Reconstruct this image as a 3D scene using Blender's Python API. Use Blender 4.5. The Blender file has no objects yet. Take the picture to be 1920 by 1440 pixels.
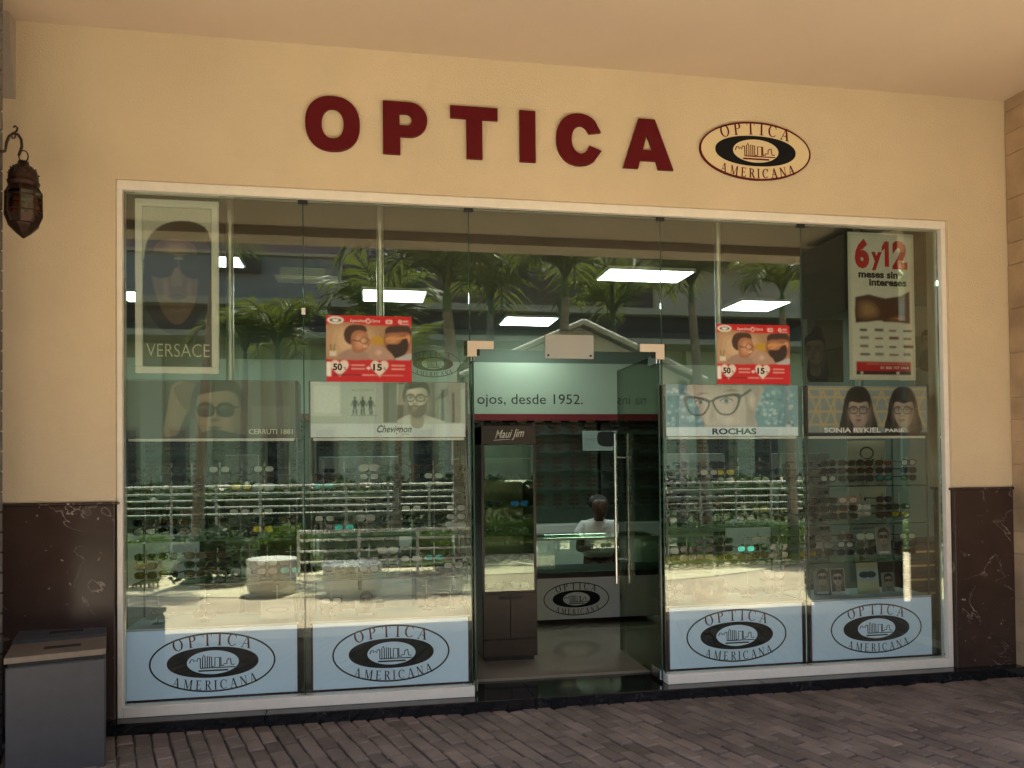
import bpy, bmesh, math, random
import numpy as np
from math import sin, cos, pi, radians, sqrt
from mathutils import Vector, Matrix
from mathutils.geometry import tessellate_polygon
random.seed(7)
S = bpy.context.scene
COL = S.collection

# ------------------------------------------------------------------ camera, sky, sun, exposure
FPX, YAW, PITCH, ROLL = 1490.0, radians(10.212), radians(0.9754), radians(-0.5909)
CAM = Vector((0.0, -4.8675, 1.5))
SY = 129.67
fw = Vector((sin(YAW)*cos(PITCH), cos(YAW)*cos(PITCH), sin(PITCH)))
rt = Vector((cos(YAW), -sin(YAW), 0)); up = rt.cross(fw)
RT = rt*cos(ROLL) + up*sin(ROLL); UP = -rt*sin(ROLL) + up*cos(ROLL)
cd = bpy.data.cameras.new('camera'); cam = bpy.data.objects.new('camera', cd); COL.objects.link(cam)
cd.sensor_fit = 'HORIZONTAL'; cd.sensor_width = 36; cd.lens = FPX/1920*36
cd.shift_y = SY/1920; cd.clip_start = 0.05; cd.clip_end = 400
m = Matrix((RT, UP, -fw)).transposed().to_4x4(); m.translation = CAM; cam.matrix_world = m
S.camera = cam

SUN_EL, SUN_AZ = radians(70.5), radians(24)     # azimuth measured from the shop's outward normal, towards +x
w = bpy.data.worlds.new('World'); S.world = w; w.use_nodes = True
nt = w.node_tree; bg = nt.nodes['Background']
sky = nt.nodes.new('ShaderNodeTexSky'); sky.sky_type = 'NISHITA'; sky.sun_disc = False
sky.sun_elevation = SUN_EL; sky.air_density = 1.0; sky.dust_density = 1.2
sdir = Vector((sin(SUN_AZ)*cos(SUN_EL), -cos(SUN_AZ)*cos(SUN_EL), sin(SUN_EL)))   # towards the sun
sky.sun_rotation = math.atan2(sdir.x, sdir.y)
nt.links.new(sky.outputs[0], bg.inputs[0]); bg.inputs[1].default_value = 0.13
ld = bpy.data.lights.new('sun', 'SUN'); ld.energy = 4.6; ld.angle = radians(0.55); ld.color = (1.0, 0.93, 0.80)
sun = bpy.data.objects.new('sun', ld); COL.objects.link(sun)
sun.rotation_euler = (-sdir).to_track_quat('-Z', 'Y').to_euler()
S.view_settings.view_transform = 'Standard'; S.view_settings.look = 'None'
S.view_settings.gamma = 1; S.view_settings.exposure = 2.45; S.view_settings.use_curve_mapping = False
S.render.engine = 'CYCLES'
cy = S.cycles
cy.use_denoising = True; cy.max_bounces = 7; cy.diffuse_bounces = 4; cy.glossy_bounces = 4
cy.transmission_bounces = 6; cy.transparent_max_bounces = 40; cy.sample_clamp_indirect = 6
cy.caustics_reflective = False; cy.caustics_refractive = False

def ray(px, py): return fw + RT*((px-960)/FPX) - UP*((py-720-SY)/FPX)
def at(px, py, Y):
    d = ray(px, py); return CAM + d*((Y-CAM.y)/d.y)
GLY = 0.06                                     # plane of the shop glass
def beyond(px, py, Y):                         # a thing on the plaza that is seen mirrored in the glass
    p = at(px, py, Y); return Vector((p.x, 2*GLY-Y, p.z))

# ------------------------------------------------------------------ materials
MATS = {}
def mat(name, col, rough=0.6, metal=0.0, noise=0.0, nscale=8.0, bump=0.0, bscale=60.0, spec=0.5, col2=None, stretch=None, coat=0.0):
    if name in MATS: return MATS[name]
    M = bpy.data.materials.new(name); M.use_nodes = True; n = M.node_tree; b = n.nodes['Principled BSDF']
    b.inputs['Base Color'].default_value = (*col, 1); b.inputs['Roughness'].default_value = rough
    b.inputs['Metallic'].default_value = metal; b.inputs['Specular IOR Level'].default_value = spec
    b.inputs['Coat Weight'].default_value = coat
    if noise or bump:
        tc = n.nodes.new('ShaderNodeTexCoord'); src = tc.outputs['Object']
        if stretch:
            mp = n.nodes.new('ShaderNodeMapping'); mp.inputs['Scale'].default_value = stretch
            n.links.new(src, mp.inputs[0]); src = mp.outputs[0]
    if noise:
        t = n.nodes.new('ShaderNodeTexNoise'); t.inputs['Scale'].default_value = nscale; t.inputs['Detail'].default_value = 6
        t.inputs['Roughness'].default_value = 0.62; n.links.new(src, t.inputs['Vector'])
        r = n.nodes.new('ShaderNodeValToRGB'); e = r.color_ramp.elements
        c2 = col2 or tuple(max(0, c*(1-noise)) for c in col)
        c1 = tuple(min(1, c*(1+noise*0.6)) for c in col)
        e[0].position = 0.32; e[0].color = (*c2, 1); e[1].position = 0.68; e[1].color = (*c1, 1)
        n.links.new(t.outputs['Fac'], r.inputs[0]); n.links.new(r.outputs[0], b.inputs['Base Color'])
    if bump:
        t2 = n.nodes.new('ShaderNodeTexNoise'); t2.inputs['Scale'].default_value = bscale; t2.inputs['Detail'].default_value = 4
        n.links.new(src, t2.inputs['Vector'])
        bp = n.nodes.new('ShaderNodeBump'); bp.inputs['Strength'].default_value = bump; bp.inputs['Distance'].default_value = 0.01
        n.links.new(t2.outputs['Fac'], bp.inputs['Height']); n.links.new(bp.outputs[0], b.inputs['Normal'])
    MATS[name] = M; return M
def glass(name, tint, refl, frost=0.0):
    M = bpy.data.materials.new(name); M.use_nodes = True; n = M.node_tree; n.nodes.remove(n.nodes['Principled BSDF'])
    out = n.nodes['Material Output']
    tr = n.nodes.new('ShaderNodeBsdfTransparent'); tr.inputs[0].default_value = (*tint, 1)
    gl = n.nodes.new('ShaderNodeBsdfGlossy'); gl.inputs['Roughness'].default_value = frost; gl.inputs[0].default_value = (0.92, 1.0, 0.88, 1)
    lw = n.nodes.new('ShaderNodeFresnel'); lw.inputs['IOR'].default_value = 1.5
    ad = n.nodes.new('ShaderNodeMath'); ad.operation = 'MULTIPLY_ADD'; ad.use_clamp = True
    ad.inputs[1].default_value = 0.9; ad.inputs[2].default_value = refl
    n.links.new(lw.outputs[0], ad.inputs[0])
    mx = n.nodes.new('ShaderNodeMixShader'); n.links.new(ad.outputs[0], mx.inputs[0])
    n.links.new(tr.outputs[0], mx.inputs[1]); n.links.new(gl.outputs[0], mx.inputs[2]); n.links.new(mx.outputs[0], out.inputs[0])
    MATS[name] = M; return M
def emit(name, col, s):
    M = bpy.data.materials.new(name); M.use_nodes = True; b = M.node_tree.nodes['Principled BSDF']
    b.inputs['Base Color'].default_value = (*col, 1); b.inputs['Emission Color'].default_value = (*col, 1); b.inputs['Emission Strength'].default_value = s
    MATS[name] = M; return M
def marble(name, base, vein, scale):
    M = mat(name, base, rough=0.12); n = M.node_tree; b = n.nodes['Principled BSDF']
    tc = n.nodes.new('ShaderNodeTexCoord')
    t = n.nodes.new('ShaderNodeTexNoise'); t.inputs['Scale'].default_value = scale*0.7; t.inputs['Detail'].default_value = 7; t.inputs['Distortion'].default_value = 2.2
    v = n.nodes.new('ShaderNodeTexVoronoi'); v.feature = 'DISTANCE_TO_EDGE'; v.inputs['Scale'].default_value = scale*1.1
    n.links.new(tc.outputs['Object'], t.inputs['Vector'])
    mixv = n.nodes.new('ShaderNodeMix'); mixv.data_type = 'VECTOR'; mixv.inputs[0].default_value = 0.45
    n.links.new(tc.outputs['Object'], mixv.inputs[4]); n.links.new(t.outputs['Color'], mixv.inputs[5]); n.links.new(mixv.outputs[1], v.inputs['Vector'])
    r = n.nodes.new('ShaderNodeValToRGB'); r.color_ramp.elements[0].position = 0.0; r.color_ramp.elements[0].color = (1, 1, 1, 1)
    r.color_ramp.elements[1].position = 0.016; r.color_ramp.elements[1].color = (0, 0, 0, 1)
    n.links.new(v.outputs['Distance'], r.inputs[0])
    t2 = n.nodes.new('ShaderNodeTexNoise'); t2.inputs['Scale'].default_value = scale*1.7; t2.inputs['Detail'].default_value = 3
    n.links.new(tc.outputs['Object'], t2.inputs['Vector'])
    r2 = n.nodes.new('ShaderNodeValToRGB'); r2.color_ramp.elements[0].position = 0.46; r2.color_ramp.elements[1].position = 0.70
    n.links.new(t2.outputs['Fac'], r2.inputs[0])
    mu = n.nodes.new('ShaderNodeMath'); mu.operation = 'MULTIPLY'; n.links.new(r.outputs[0], mu.inputs[0]); n.links.new(r2.outputs[0], mu.inputs[1])
    # pale flecks
    t3 = n.nodes.new('ShaderNodeTexNoise'); t3.inputs['Scale'].default_value = scale*9; t3.inputs['Detail'].default_value = 2
    n.links.new(tc.outputs['Object'], t3.inputs['Vector'])
    r3 = n.nodes.new('ShaderNodeValToRGB'); r3.color_ramp.elements[0].position = 0.71; r3.color_ramp.elements[1].position = 0.78
    n.links.new(t3.outputs['Fac'], r3.inputs[0])
    mxx = n.nodes.new('ShaderNodeMath'); mxx.operation = 'MAXIMUM'; n.links.new(mu.outputs[0], mxx.inputs[0]); n.links.new(r3.outputs[0], mxx.inputs[1])
    cr = n.nodes.new('ShaderNodeMix'); cr.data_type = 'RGBA'
    cl = n.nodes.new('ShaderNodeValToRGB'); cl.color_ramp.elements[0].color = (*[c*0.6 for c in base], 1); cl.color_ramp.elements[1].color = (*[c*1.5 for c in base], 1)
    n.links.new(t.outputs['Fac'], cl.inputs[0]); n.links.new(cl.outputs[0], cr.inputs[6])
    cr.inputs[7].default_value = (*vein, 1); n.links.new(mxx.outputs[0], cr.inputs[0]); n.links.new(cr.outputs[2], b.inputs['Base Color'])
    return M
def island(name, col, var, rough=0.85, bump=0.3):          # every loose piece of one mesh gets its own tone
    M = mat(name, col, rough=rough, bump=bump, bscale=45); n = M.node_tree; b = n.nodes['Principled BSDF']
    g = n.nodes.new('ShaderNodeNewGeometry'); oi = n.nodes.new('ShaderNodeObjectInfo')
    ad = n.nodes.new('ShaderNodeMath'); ad.operation = 'ADD'; n.links.new(g.outputs['Random Per Island'], ad.inputs[0]); n.links.new(oi.outputs['Random'], ad.inputs[1])
    fr = n.nodes.new('ShaderNodeMath'); fr.operation = 'FRACT'; n.links.new(ad.outputs[0], fr.inputs[0])
    r = n.nodes.new('ShaderNodeValToRGB'); r.color_ramp.elements[0].color = (*[c*(1-var) for c in col], 1); r.color_ramp.elements[1].color = (*[c*(1+var) for c in col], 1)
    n.links.new(fr.outputs[0], r.inputs[0])
    tc = n.nodes.new('ShaderNodeTexCoord'); t = n.nodes.new('ShaderNodeTexNoise'); t.inputs['Scale'].default_value = 3.5; t.inputs['Detail'].default_value = 7
    gm = n.nodes.new('ShaderNodeNewGeometry'); n.links.new(gm.outputs['Position'], t.inputs['Vector'])
    rr = n.nodes.new('ShaderNodeValToRGB'); rr.color_ramp.elements[0].position = 0.3; rr.color_ramp.elements[0].color = (0.55, 0.55, 0.55, 1); rr.color_ramp.elements[1].position = 0.7
    n.links.new(t.outputs['Fac'], rr.inputs[0])
    mu = n.nodes.new('ShaderNodeMix'); mu.data_type = 'RGBA'; mu.blend_type = 'MULTIPLY'; mu.inputs[0].default_value = 1
    n.links.new(r.outputs[0], mu.inputs[6]); n.links.new(rr.outputs[0], mu.inputs[7]); n.links.new(mu.outputs[2], b.inputs['Base Color'])
    return M
def leafmat(name, col, var=0.4, trans=0.35):
    M = island(name, col, var, rough=0.5, bump=0.0); n = M.node_tree; b = n.nodes['Principled BSDF']
    tl = n.nodes.new('ShaderNodeBsdfTranslucent'); tl.inputs[0].default_value = (col[0]*1.8, col[1]*1.8, col[2]*0.9, 1)
    mx = n.nodes.new('ShaderNodeMixShader'); mx.inputs[0].default_value = trans
    out = n.nodes['Material Output']; n.links.new(b.outputs[0], mx.inputs[1]); n.links.new(tl.outputs[0], mx.inputs[2]); n.links.new(mx.outputs[0], out.inputs[0])
    return M

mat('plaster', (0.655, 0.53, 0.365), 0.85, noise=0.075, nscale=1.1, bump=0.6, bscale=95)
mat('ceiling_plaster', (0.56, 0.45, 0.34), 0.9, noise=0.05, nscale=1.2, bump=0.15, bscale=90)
mat('frame_white', (0.80, 0.74, 0.66), 0.4, noise=0.05, nscale=20)
mat('sign_red', (0.10, 0.001, 0.005), 0.5, spec=.25)
mat('sign_black', (0.008, 0.008, 0.010), 0.6, spec=.15)
mat('sign_ivory', (0.70, 0.56, 0.34), 0.6)
marble('marble', (0.050, 0.031, 0.026), (0.38, 0.30, 0.26), 2.9)
MATS['marble'].node_tree.nodes['Principled BSDF'].inputs['Roughness'].default_value = .2; MATS['marble'].node_tree.nodes['Principled BSDF'].inputs['Specular IOR Level'].default_value = .28
marble('granite', (0.010, 0.010, 0.012), (0.10, 0.10, 0.11), 5)
MATS['granite'].node_tree.nodes['Principled BSDF'].inputs['Roughness'].default_value = 0.08
island('stone_tile', (0.52, 0.36, 0.22), 0.10, 0.8, 0.15)
island('column_stone', (.11, .095, .08), .15, .8, .2)
island('grey_brick', (0.17, 0.155, 0.15), 0.18, 0.85, 0.3)
island('paver', (0.20, 0.150, 0.120), 0.30, 0.8, 0.5)
mat('paver_joint', (0.07, 0.056, 0.048), 0.95, noise=0.3, nscale=40)
mat('plaza', (0.56, 0.45, 0.34), 0.85, noise=0.25, nscale=1.4, bump=0.3)
mat('plaza_cream', (0.72, 0.64, 0.46), 0.8, noise=0.12, nscale=1.2)
glass('glass', (0.965, 0.99, 0.97), 0.034)
glass('shelf_glass', (0.86, 0.97, 0.90), 0.02)
glass('lantern_teal', (0.10, 0.36, 0.36), 0.05); glass('lantern_red', (0.45, 0.05, 0.05), 0.05); glass('lantern_amber', (0.35, 0.16, 0.08), 0.05)
mat('glass_edge', (0.02, 0.055, 0.04), 0.2)
mat('steel', (0.75, 0.75, 0.74), 0.22, metal=1)
mat('chrome_pole', (0.72, 0.70, 0.64), 0.3, metal=0.85)
mat('patch_metal', (0.72, 0.60, 0.50), 0.35, metal=0.3)
mat('lantern_metal', (0.045, 0.022, 0.016), 0.4, metal=0.7, noise=0.5, nscale=60)
mat('bin_body', (0.055, 0.055, 0.062), 0.5, noise=0.12, nscale=12)
mat('bin_top', (0.165, 0.130, 0.098), 0.45, noise=0.15, nscale=14)
mat('bin_dark', (0.008, 0.008, 0.008), 0.7)
mat('panel_blue_glow', (0.66, 0.79, 1.0), 0.35, noise=0.03, nscale=3)  # white acrylic with the blue of skylight put into its colour
_b = MATS['panel_blue_glow'].node_tree.nodes['Principled BSDF']; _b.inputs['Emission Color'].default_value = (.62, .80, 1, 1); _b.inputs['Emission Strength'].default_value = .028   # glow added to brighten the acrylic panels, no lamp behind them
MATS['panel_blue_glow'].cycles.emission_sampling = 'NONE'
mat('panel_white', (0.62, 0.64, 0.62), 0.35, noise=0.03, nscale=3)
mat('burgundy', (0.085, 0.010, 0.012), 0.4, noise=0.15, nscale=6)
mat('black_trim', (0.012, 0.012, 0.013), 0.5)
mat('shop_wall', (0.16, 0.19, 0.155), 0.8, noise=0.04, nscale=2)
mat('shop_ceiling', (0.10, 0.088, 0.085), 0.9, noise=0.05, nscale=2)
mat('shop_floor', (0.24, 0.20, 0.155), 0.05, spec=.9, noise=0.06, nscale=1.5)
mat('brown_laminate', (0.030, 0.017, 0.014), 0.35, noise=0.35, nscale=5, stretch=(1, 1, 6))
mat('gold_back', (0.45, 0.36, 0.20), 0.5, noise=0.2, nscale=6)
mat('fascia', (0.36, 0.42, 0.33), 0.6)
mat('white_rail', (0.80, 0.80, 0.77), 0.4)
mat('white_paint', (0.78, 0.78, 0.74), 0.6, noise=0.06, nscale=3)
mat('print_white', (0.74, 0.75, 0.72), 0.5)
mat('print_black', (0.015, 0.015, 0.017), 0.5)
mat('print_red', (0.50, 0.012, 0.018), 0.4)
mat('hairs', (0.012, 0.009, 0.008), 0.6, noise=0.5, nscale=30, stretch=(6, 6, 1))
emit('ceiling_lamp', (0.80, 1.0, 0.88), 3.2)
mat('post_grey', (.10, .10, .10), .4)

# ------------------------------------------------------------------ mesh helpers
ORG = {}
def put(o, parent=None):
    COL.objects.link(o)
    if parent: o.parent = parent
    return o
def tag(o, label=None, cat=None, group=None, kind=None):
    if label: o['label'] = label
    if cat: o['category'] = cat
    if group: o['group'] = group
    if kind: o['kind'] = kind
    return o
def thing(name, label, cat, loc=(0, 0, 0), group=None):
    o = bpy.data.objects.new(name, None); o.empty_display_size = 0.1; put(o); o.location = loc
    ORG[o.name] = Vector(loc); return tag(o, label, cat, group)
class MB:
    def __init__(s): s.v = []; s.f = []; s.sm = []
    def add(s, vs, fs, sm=False):
        k = len(s.v); s.v += [Vector(p) for p in vs]; s.f += [tuple(i+k for i in f) for f in fs]; s.sm += [sm]*len(fs); return s
    def box(s, x0, x1, y0, y1, z0, z1, bev=0.0):
        if bev <= 0:
            vs = [(x, y, z) for z in (z0, z1) for y in (y0, y1) for x in (x0, x1)]
            return s.add(vs, [(0, 2, 3, 1), (4, 5, 7, 6), (0, 1, 5, 4), (2, 6, 7, 3), (0, 4, 6, 2), (1, 3, 7, 5)])
        bm = bmesh.new(); bmesh.ops.create_cube(bm, size=1)
        for p in bm.verts: p.co = Vector(((x0+x1)/2+p.co.x*(x1-x0), (y0+y1)/2+p.co.y*(y1-y0), (z0+z1)/2+p.co.z*(z1-z0)))
        bmesh.ops.bevel(bm, geom=bm.edges[:], offset=bev, segments=1, affect='EDGES'); return s.bm(bm)
    def bm(s, bm, sm=False):
        bm.verts.index_update(); s.add([p.co.copy() for p in bm.verts], [tuple(q.index for q in f.verts) for f in bm.faces], sm); bm.free(); return s
    def tube(s, pts, r, n=8, caps=True):
        pts = [Vector(p) for p in pts]; rr = r if isinstance(r, (list, tuple)) else [r]*len(pts); vs = []; fs = []
        prev = None
        for i, p in enumerate(pts):
            t = (pts[min(i+1, len(pts)-1)] - pts[max(i-1, 0)]).normalized()
            if prev is None:
                a = Vector((0, 0, 1)) if abs(t.z) < 0.9 else Vector((1, 0, 0)); u = t.cross(a).normalized()
            else: u = (prev - t*prev.dot(t)).normalized()
            prev = u; v = t.cross(u)
            for k in range(n): vs.append(p + (u*cos(2*pi*k/n) + v*sin(2*pi*k/n))*rr[i])
        for i in range(len(pts)-1):
            for k in range(n): fs.append((i*n+k, i*n+(k+1) % n, (i+1)*n+(k+1) % n, (i+1)*n+k))
        s.add(vs, fs, True)
        if caps:
            L = len(pts)-1
            s.add(vs[:n], [tuple(range(n))[::-1]]); s.add(vs[L*n:], [tuple(range(n))])
        return s
    def lathe(s, prof, c, n=24, sm=True):
        vs = []; fs = []
        for r, z in prof:
            for k in range(n): vs.append((c[0]+r*cos(2*pi*k/n), c[1]+r*sin(2*pi*k/n), c[2]+z))
        for i in range(len(prof)-1):
            for k in range(n): fs.append((i*n+k, i*n+(k+1) % n, (i+1)*n+(k+1) % n, (i+1)*n+k))
        return s.add(vs, fs, sm)
    def prism(s, loops, y, d, org=(0, 0)):          # 2-D loops (first outer, then holes) in x,z; front at y, back at y+d
        L = [[(org[0]+a, org[1]+b) for a, b in lp] for lp in loops]
        flat = [p for lp in L for p in lp]; tri = tessellate_polygon([[Vector((a, b, 0)) for a, b in lp] for lp in L])
        fs = []
        for t in tri:
            a, b, c = [flat[i] for i in t]
            ar = (b[0]-a[0])*(c[1]-a[1]) - (b[1]-a[1])*(c[0]-a[0])
            fs.append(tuple(t) if ar > 0 else tuple(t)[::-1])
        s.add([(a, y, b) for a, b in flat], fs)
        if d > 0:
            s.add([(a, y+d, b) for a, b in flat], [f[::-1] for f in fs])
            for lp in L:
                n = len(lp); s.add([(a, y, b) for a, b in lp] + [(a, y+d, b) for a, b in lp], [(i, (i+1) % n, n+(i+1) % n, n+i) for i in range(n)])
        return s
    def mesh(s, name, m, org=(0, 0, 0)):
        me = bpy.data.meshes.new(name); o = Vector(org); me.from_pydata([p-o for p in s.v], [], s.f); me.materials.append(MATS[m] if isinstance(m, str) else m)
        me.polygons.foreach_set('use_smooth', s.sm); me.update(); return me
    def build(s, name, m, parent=None, org=None):
        if org is None: org = ORG.get(parent.name, Vector()) if parent else Vector()
        o = bpy.data.objects.new(name, s.mesh(name, m, org)); put(o, parent); ORG[o.name] = Vector(org)
        if not parent: o.location = org
        return o
def ell(a, b, n=40, c=(0, 0), e=2.0):
    o = []
    for k in range(n):
        t = 2*pi*k/n; ct, st = cos(t), sin(t)
        o.append((c[0]+a*math.copysign(abs(ct)**(2/e), ct), c[1]+b*math.copysign(abs(st)**(2/e), st)))
    return o
def smooth(pts, n=5):                              # closed Catmull-Rom through pts
    o = []; L = len(pts)
    for i in range(L):
        p0, p1, p2, p3 = [Vector(pts[(i+k-1) % L]) for k in range(4)]
        for k in range(n):
            t = k/n; q = 0.5*((2*p1) + (-p0+p2)*t + (2*p0-5*p1+4*p2-p3)*t*t + (-p0+3*p1-3*p2+p3)*t**3); o.append((q.x, q.y))
    return o
def stroke(pts, wd, closed=False):
    P = [Vector(p) for p in pts]; n = len(P); l = []; r = []
    for i in range(n):
        a = P[(i-1) % n] if (closed or i > 0) else P[i]; b = P[(i+1) % n] if (closed or i < n-1) else P[i]
        t = (b-a)
        if t.length < 1e-9: t = Vector((1, 0))
        t.normalize(); nn = Vector((-t.y, t.x))*wd/2
        l.append(tuple(P[i]+nn)); r.append(tuple(P[i]-nn))
    if closed: return [l, r]
    return [l + r[::-1]]
def text_mesh(txt, size, bold=0.0, shear=0.0, space=1.0, width=None):
    c = bpy.data.curves.new('t', 'FONT'); c.body = txt; c.size = size; c.offset = bold; c.shear = shear; c.space_character = space
    c.resolution_u = 3
    o = bpy.data.objects.new('t', c); COL.objects.link(o); dg = bpy.context.evaluated_depsgraph_get(); dg.update()
    me = bpy.data.meshes.new_from_object(o.evaluated_get(dg)); bpy.data.objects.remove(o); bpy.data.curves.remove(c)
    vs = [(p.co.x, p.co.y) for p in me.vertices]; fs = [tuple(p.vertices) for p in me.polygons]; bpy.data.meshes.remove(me)
    if vs:
        x0 = min(a for a, b in vs); x1 = max(a for a, b in vs); k = (width/(x1-x0)) if width else 1
        vs = [((a-x0)*k, b) for a, b in vs]
    return vs, fs
def put_text(mb, txt, x, z, y, size, width=None, center=False, bold=0.0, shear=0.0, space=1.0, tilt=0.0, flip=False):
    vs, fs = text_mesh(txt, size, bold, shear, space, width)
    if not vs: return mb
    wd = max(a for a, b in vs); off = -wd/2 if center else 0
    mb.add([(x+a+off, y, z+b+tilt*(a+off)) for a, b in vs], fs); return mb

# ------------------------------------------------------------------ setting: ground
def struct(o): o['kind'] = 'structure'; return o
PZ = 0.02
pav = struct(MB().box(-9, 12, -2.25, -0.085, -0.30, PZ-0.016).build('pavement', 'paver_joint'))
PD = Vector((0.16, -0.51)).normalized(); PN = Vector((PD.y*-1, PD.x))
BW, BL = 0.088, 0.176
bmb = bmesh.new(); bmesh.ops.create_cube(bmb, size=1)
for p in bmb.verts: p.co = Vector((p.co.x*(BW-0.009), p.co.y*(BL-0.009), p.co.z*0.05))
bmesh.ops.bevel(bmb, geom=[e for e in bmb.edges if all(q.co.z > 0 for q in e.verts)], offset=0.006, segments=1, affect='EDGES')
pm = bpy.data.meshes.new('paver'); bmb.to_mesh(pm); bmb.free(); pm.materials.append(MATS['paver'])
cand = []
ang = math.atan2(-PD.x, PD.y) + pi
for i in range(-165, 165):
    for j in range(-48, 48):
        c2 = PN*(i*BW) + PD*((j+0.5*(i % 2))*BL)
        if -9 < c2.x < 11.5 and -2.2 < c2.y < -0.02: cand.append(c2)
cand.sort(key=lambda c: (abs(c.x-1.2)*0.42 + abs(c.y+0.5)*1.6))
def proj(p):
    d = p-CAM; wv = d.dot(fw); return (960+FPX*d.dot(RT)/wv, 720+SY-FPX*d.dot(UP)/wv) if wv > 0.1 else (-999, -999)
seen = []; rest = []
for c in cand:
    q = proj(Vector((c.x, c.y, PZ))); (seen if (150 < q[0] < 1940 and q[1] < 1450) else rest).append(c)
seen.sort(key=lambda c: c.y); near, far = seen[:300], seen[300:]
for c in near:
    o = bpy.data.objects.new('paver', pm); put(o, pav); o.location = (c.x+random.uniform(-.005, .005), c.y+random.uniform(-.008, .008), PZ-0.025+random.uniform(-.004, .004)); o.scale = (random.uniform(.96, 1.06), random.uniform(.94, 1.03), 1)
    o.rotation_euler = (random.uniform(-.012, .012), random.uniform(-.012, .012), ang+random.uniform(-.035, .035))
mb = MB(); pv = [p.co.copy() for p in pm.vertices]; pf = [tuple(p.vertices) for p in pm.polygons]
for c in far+rest:
    R = Matrix.Rotation(ang+random.uniform(-.01, .01), 3, 'Z'); b = Vector((c.x, c.y, PZ-0.025+random.uniform(-.002, .002)))
    mb.add([R@p+b for p in pv], pf)
tag(mb.build('pavers', 'paver', pav), kind='stuff')
mb = MB()      # strip of cut bricks along the granite step is covered by mortar: close the gap
plaza = struct(MB().box(-90, 90, -90, -2.2501, -0.5, PZ-0.004).build('plaza', 'plaza'))
def ring(cx, cy, r0, r1, a0, a1, z, n=48):
    m_ = MB(); vs = []; fs = []
    for k in range(n+1):
        a = a0+(a1-a0)*k/n
        for r in (r0, r1): vs.append((cx+r*cos(a), cy+r*sin(a), z))
    for k in range(n): fs.append((2*k, 2*k+1, 2*k+3, 2*k+2))
    return m_.add(vs, fs)
mb = ring(1.0, -14.0, 8.2, 9.7, radians(20), radians(160), PZ+0.004)
struct(mb.build('path', 'plaza_cream', plaza)); 
mb = ring(-1.5, -9.0, 2.2, 3.4, radians(10), radians(190), PZ+0.002)
struct(mb.build('path', 'plaza_cream', plaza))

# ------------------------------------------------------------------ setting: shop building shell
XL, XR, ZT, ZD, ZC = -1.424, 3.968, 3.18, 1.324, 4.047
XE = 4.435; AY = -3.6
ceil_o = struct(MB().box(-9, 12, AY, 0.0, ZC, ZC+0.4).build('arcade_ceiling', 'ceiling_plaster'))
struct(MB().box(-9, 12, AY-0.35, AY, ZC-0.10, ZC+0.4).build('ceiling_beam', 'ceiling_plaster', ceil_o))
fac = thing('shop_facade_wall', 'beige plastered shopfront wall with a dark marble dado under the arcade', 'wall', (1.27, 0, 0))
MB().box(-9, XL, 0, 0.22, ZD, ZC+0.4).build('wall', 'plaster', fac)
MB().box(XR, XE+0.9, 0, 0.22, ZD, ZC+0.4).build('wall', 'plaster', fac)
MB().box(XL, XR, 0, 0.22, ZT, ZC+0.4).build('wall', 'plaster', fac)
def dado(x0, x1, seams):
    xs = [x0]+seams+[x1]
    for a, b in zip(xs[:-1], xs[1:]):
        MB().box(a+0.0012, b-0.0012, -0.012, 0.2, 0.085, ZD-0.018, 0.002).build('marble_panel', 'marble', fac)
    MB().box(x0-(0.02 if x0 > 0 else 0), x1+(0.02 if x0 < 0 else 0.0), -0.024, 0.21, ZD-0.017, ZD-0.001, 0.003).build('dado_cap', 'marble', fac)
dado(-4.6, XL-0.004, [-3.4, -2.2]); dado(XR+0.004, XE, [])
# granite step under the whole front
st = thing('granite_step', 'polished black granite step running along the foot of the shopfront', 'step', (1.27, -0.04, 0))
xs = [-4.6, -2.2, -0.6, 0.99, 2.5, 4.1, 6.0]
for a, b in zip(xs[:-1], xs[1:]): MB().box(a+0.001, b-0.001, -0.085, 0.35, -0.2, 0.085, 0.004).build('slab', 'granite', st)
# small corbel at the upper left, where the cross wall meets the ceiling
cb = MB(); X0, X1 = -2.75, -1.945
cb.add([(X0, 0, 3.60), (X1, 0, 3.60), (X1, -0.10, ZC), (X0, -0.10, ZC), (X0, 0, ZC), (X1, 0, ZC)], [(0, 1, 2, 3), (1, 5, 2), (0, 3, 4), (0, 4, 5, 1), (3, 2, 5, 4)])
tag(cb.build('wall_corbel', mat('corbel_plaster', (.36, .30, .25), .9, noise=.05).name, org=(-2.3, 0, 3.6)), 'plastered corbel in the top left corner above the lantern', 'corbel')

# left brick pier
PX = -1.862; PY0, PY1 = -0.66, -0.36
pier = thing('brick_pier', 'grey brick pier at the left edge of the picture, carrying the lantern', 'pier', (PX-0.35, -0.51, 0))
MB().box(PX-0.7, PX-0.010, PY0, PY1, 0, ZC).build('core', 'paver_joint', pier)
bh = 0.104
bme = MB().box(-0.172, 0.172, -0.05, 0.05, 0, bh-0.008, 0.004).mesh('brick', 'grey_brick')
bme2 = MB().box(-0.01, 0.0, -0.150, 0.150, 0, bh-0.008, 0.003).mesh('brick', 'grey_brick')
k = 0; z = 0.05
while z < ZC-bh:
    o = bpy.data.objects.new('brick', bme2); put(o, pier); o.location = Vector((PX, (PY0+PY1)/2, z))-ORG[pier.name]
    for (bx, by) in ((PX-0.174-0.012, PY0), (PX-0.174-0.36, PY0)):
        o = bpy.data.objects.new('brick', bme); put(o, pier); o.location = Vector((bx, by, z))-ORG[pier.name]
    z += bh
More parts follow.
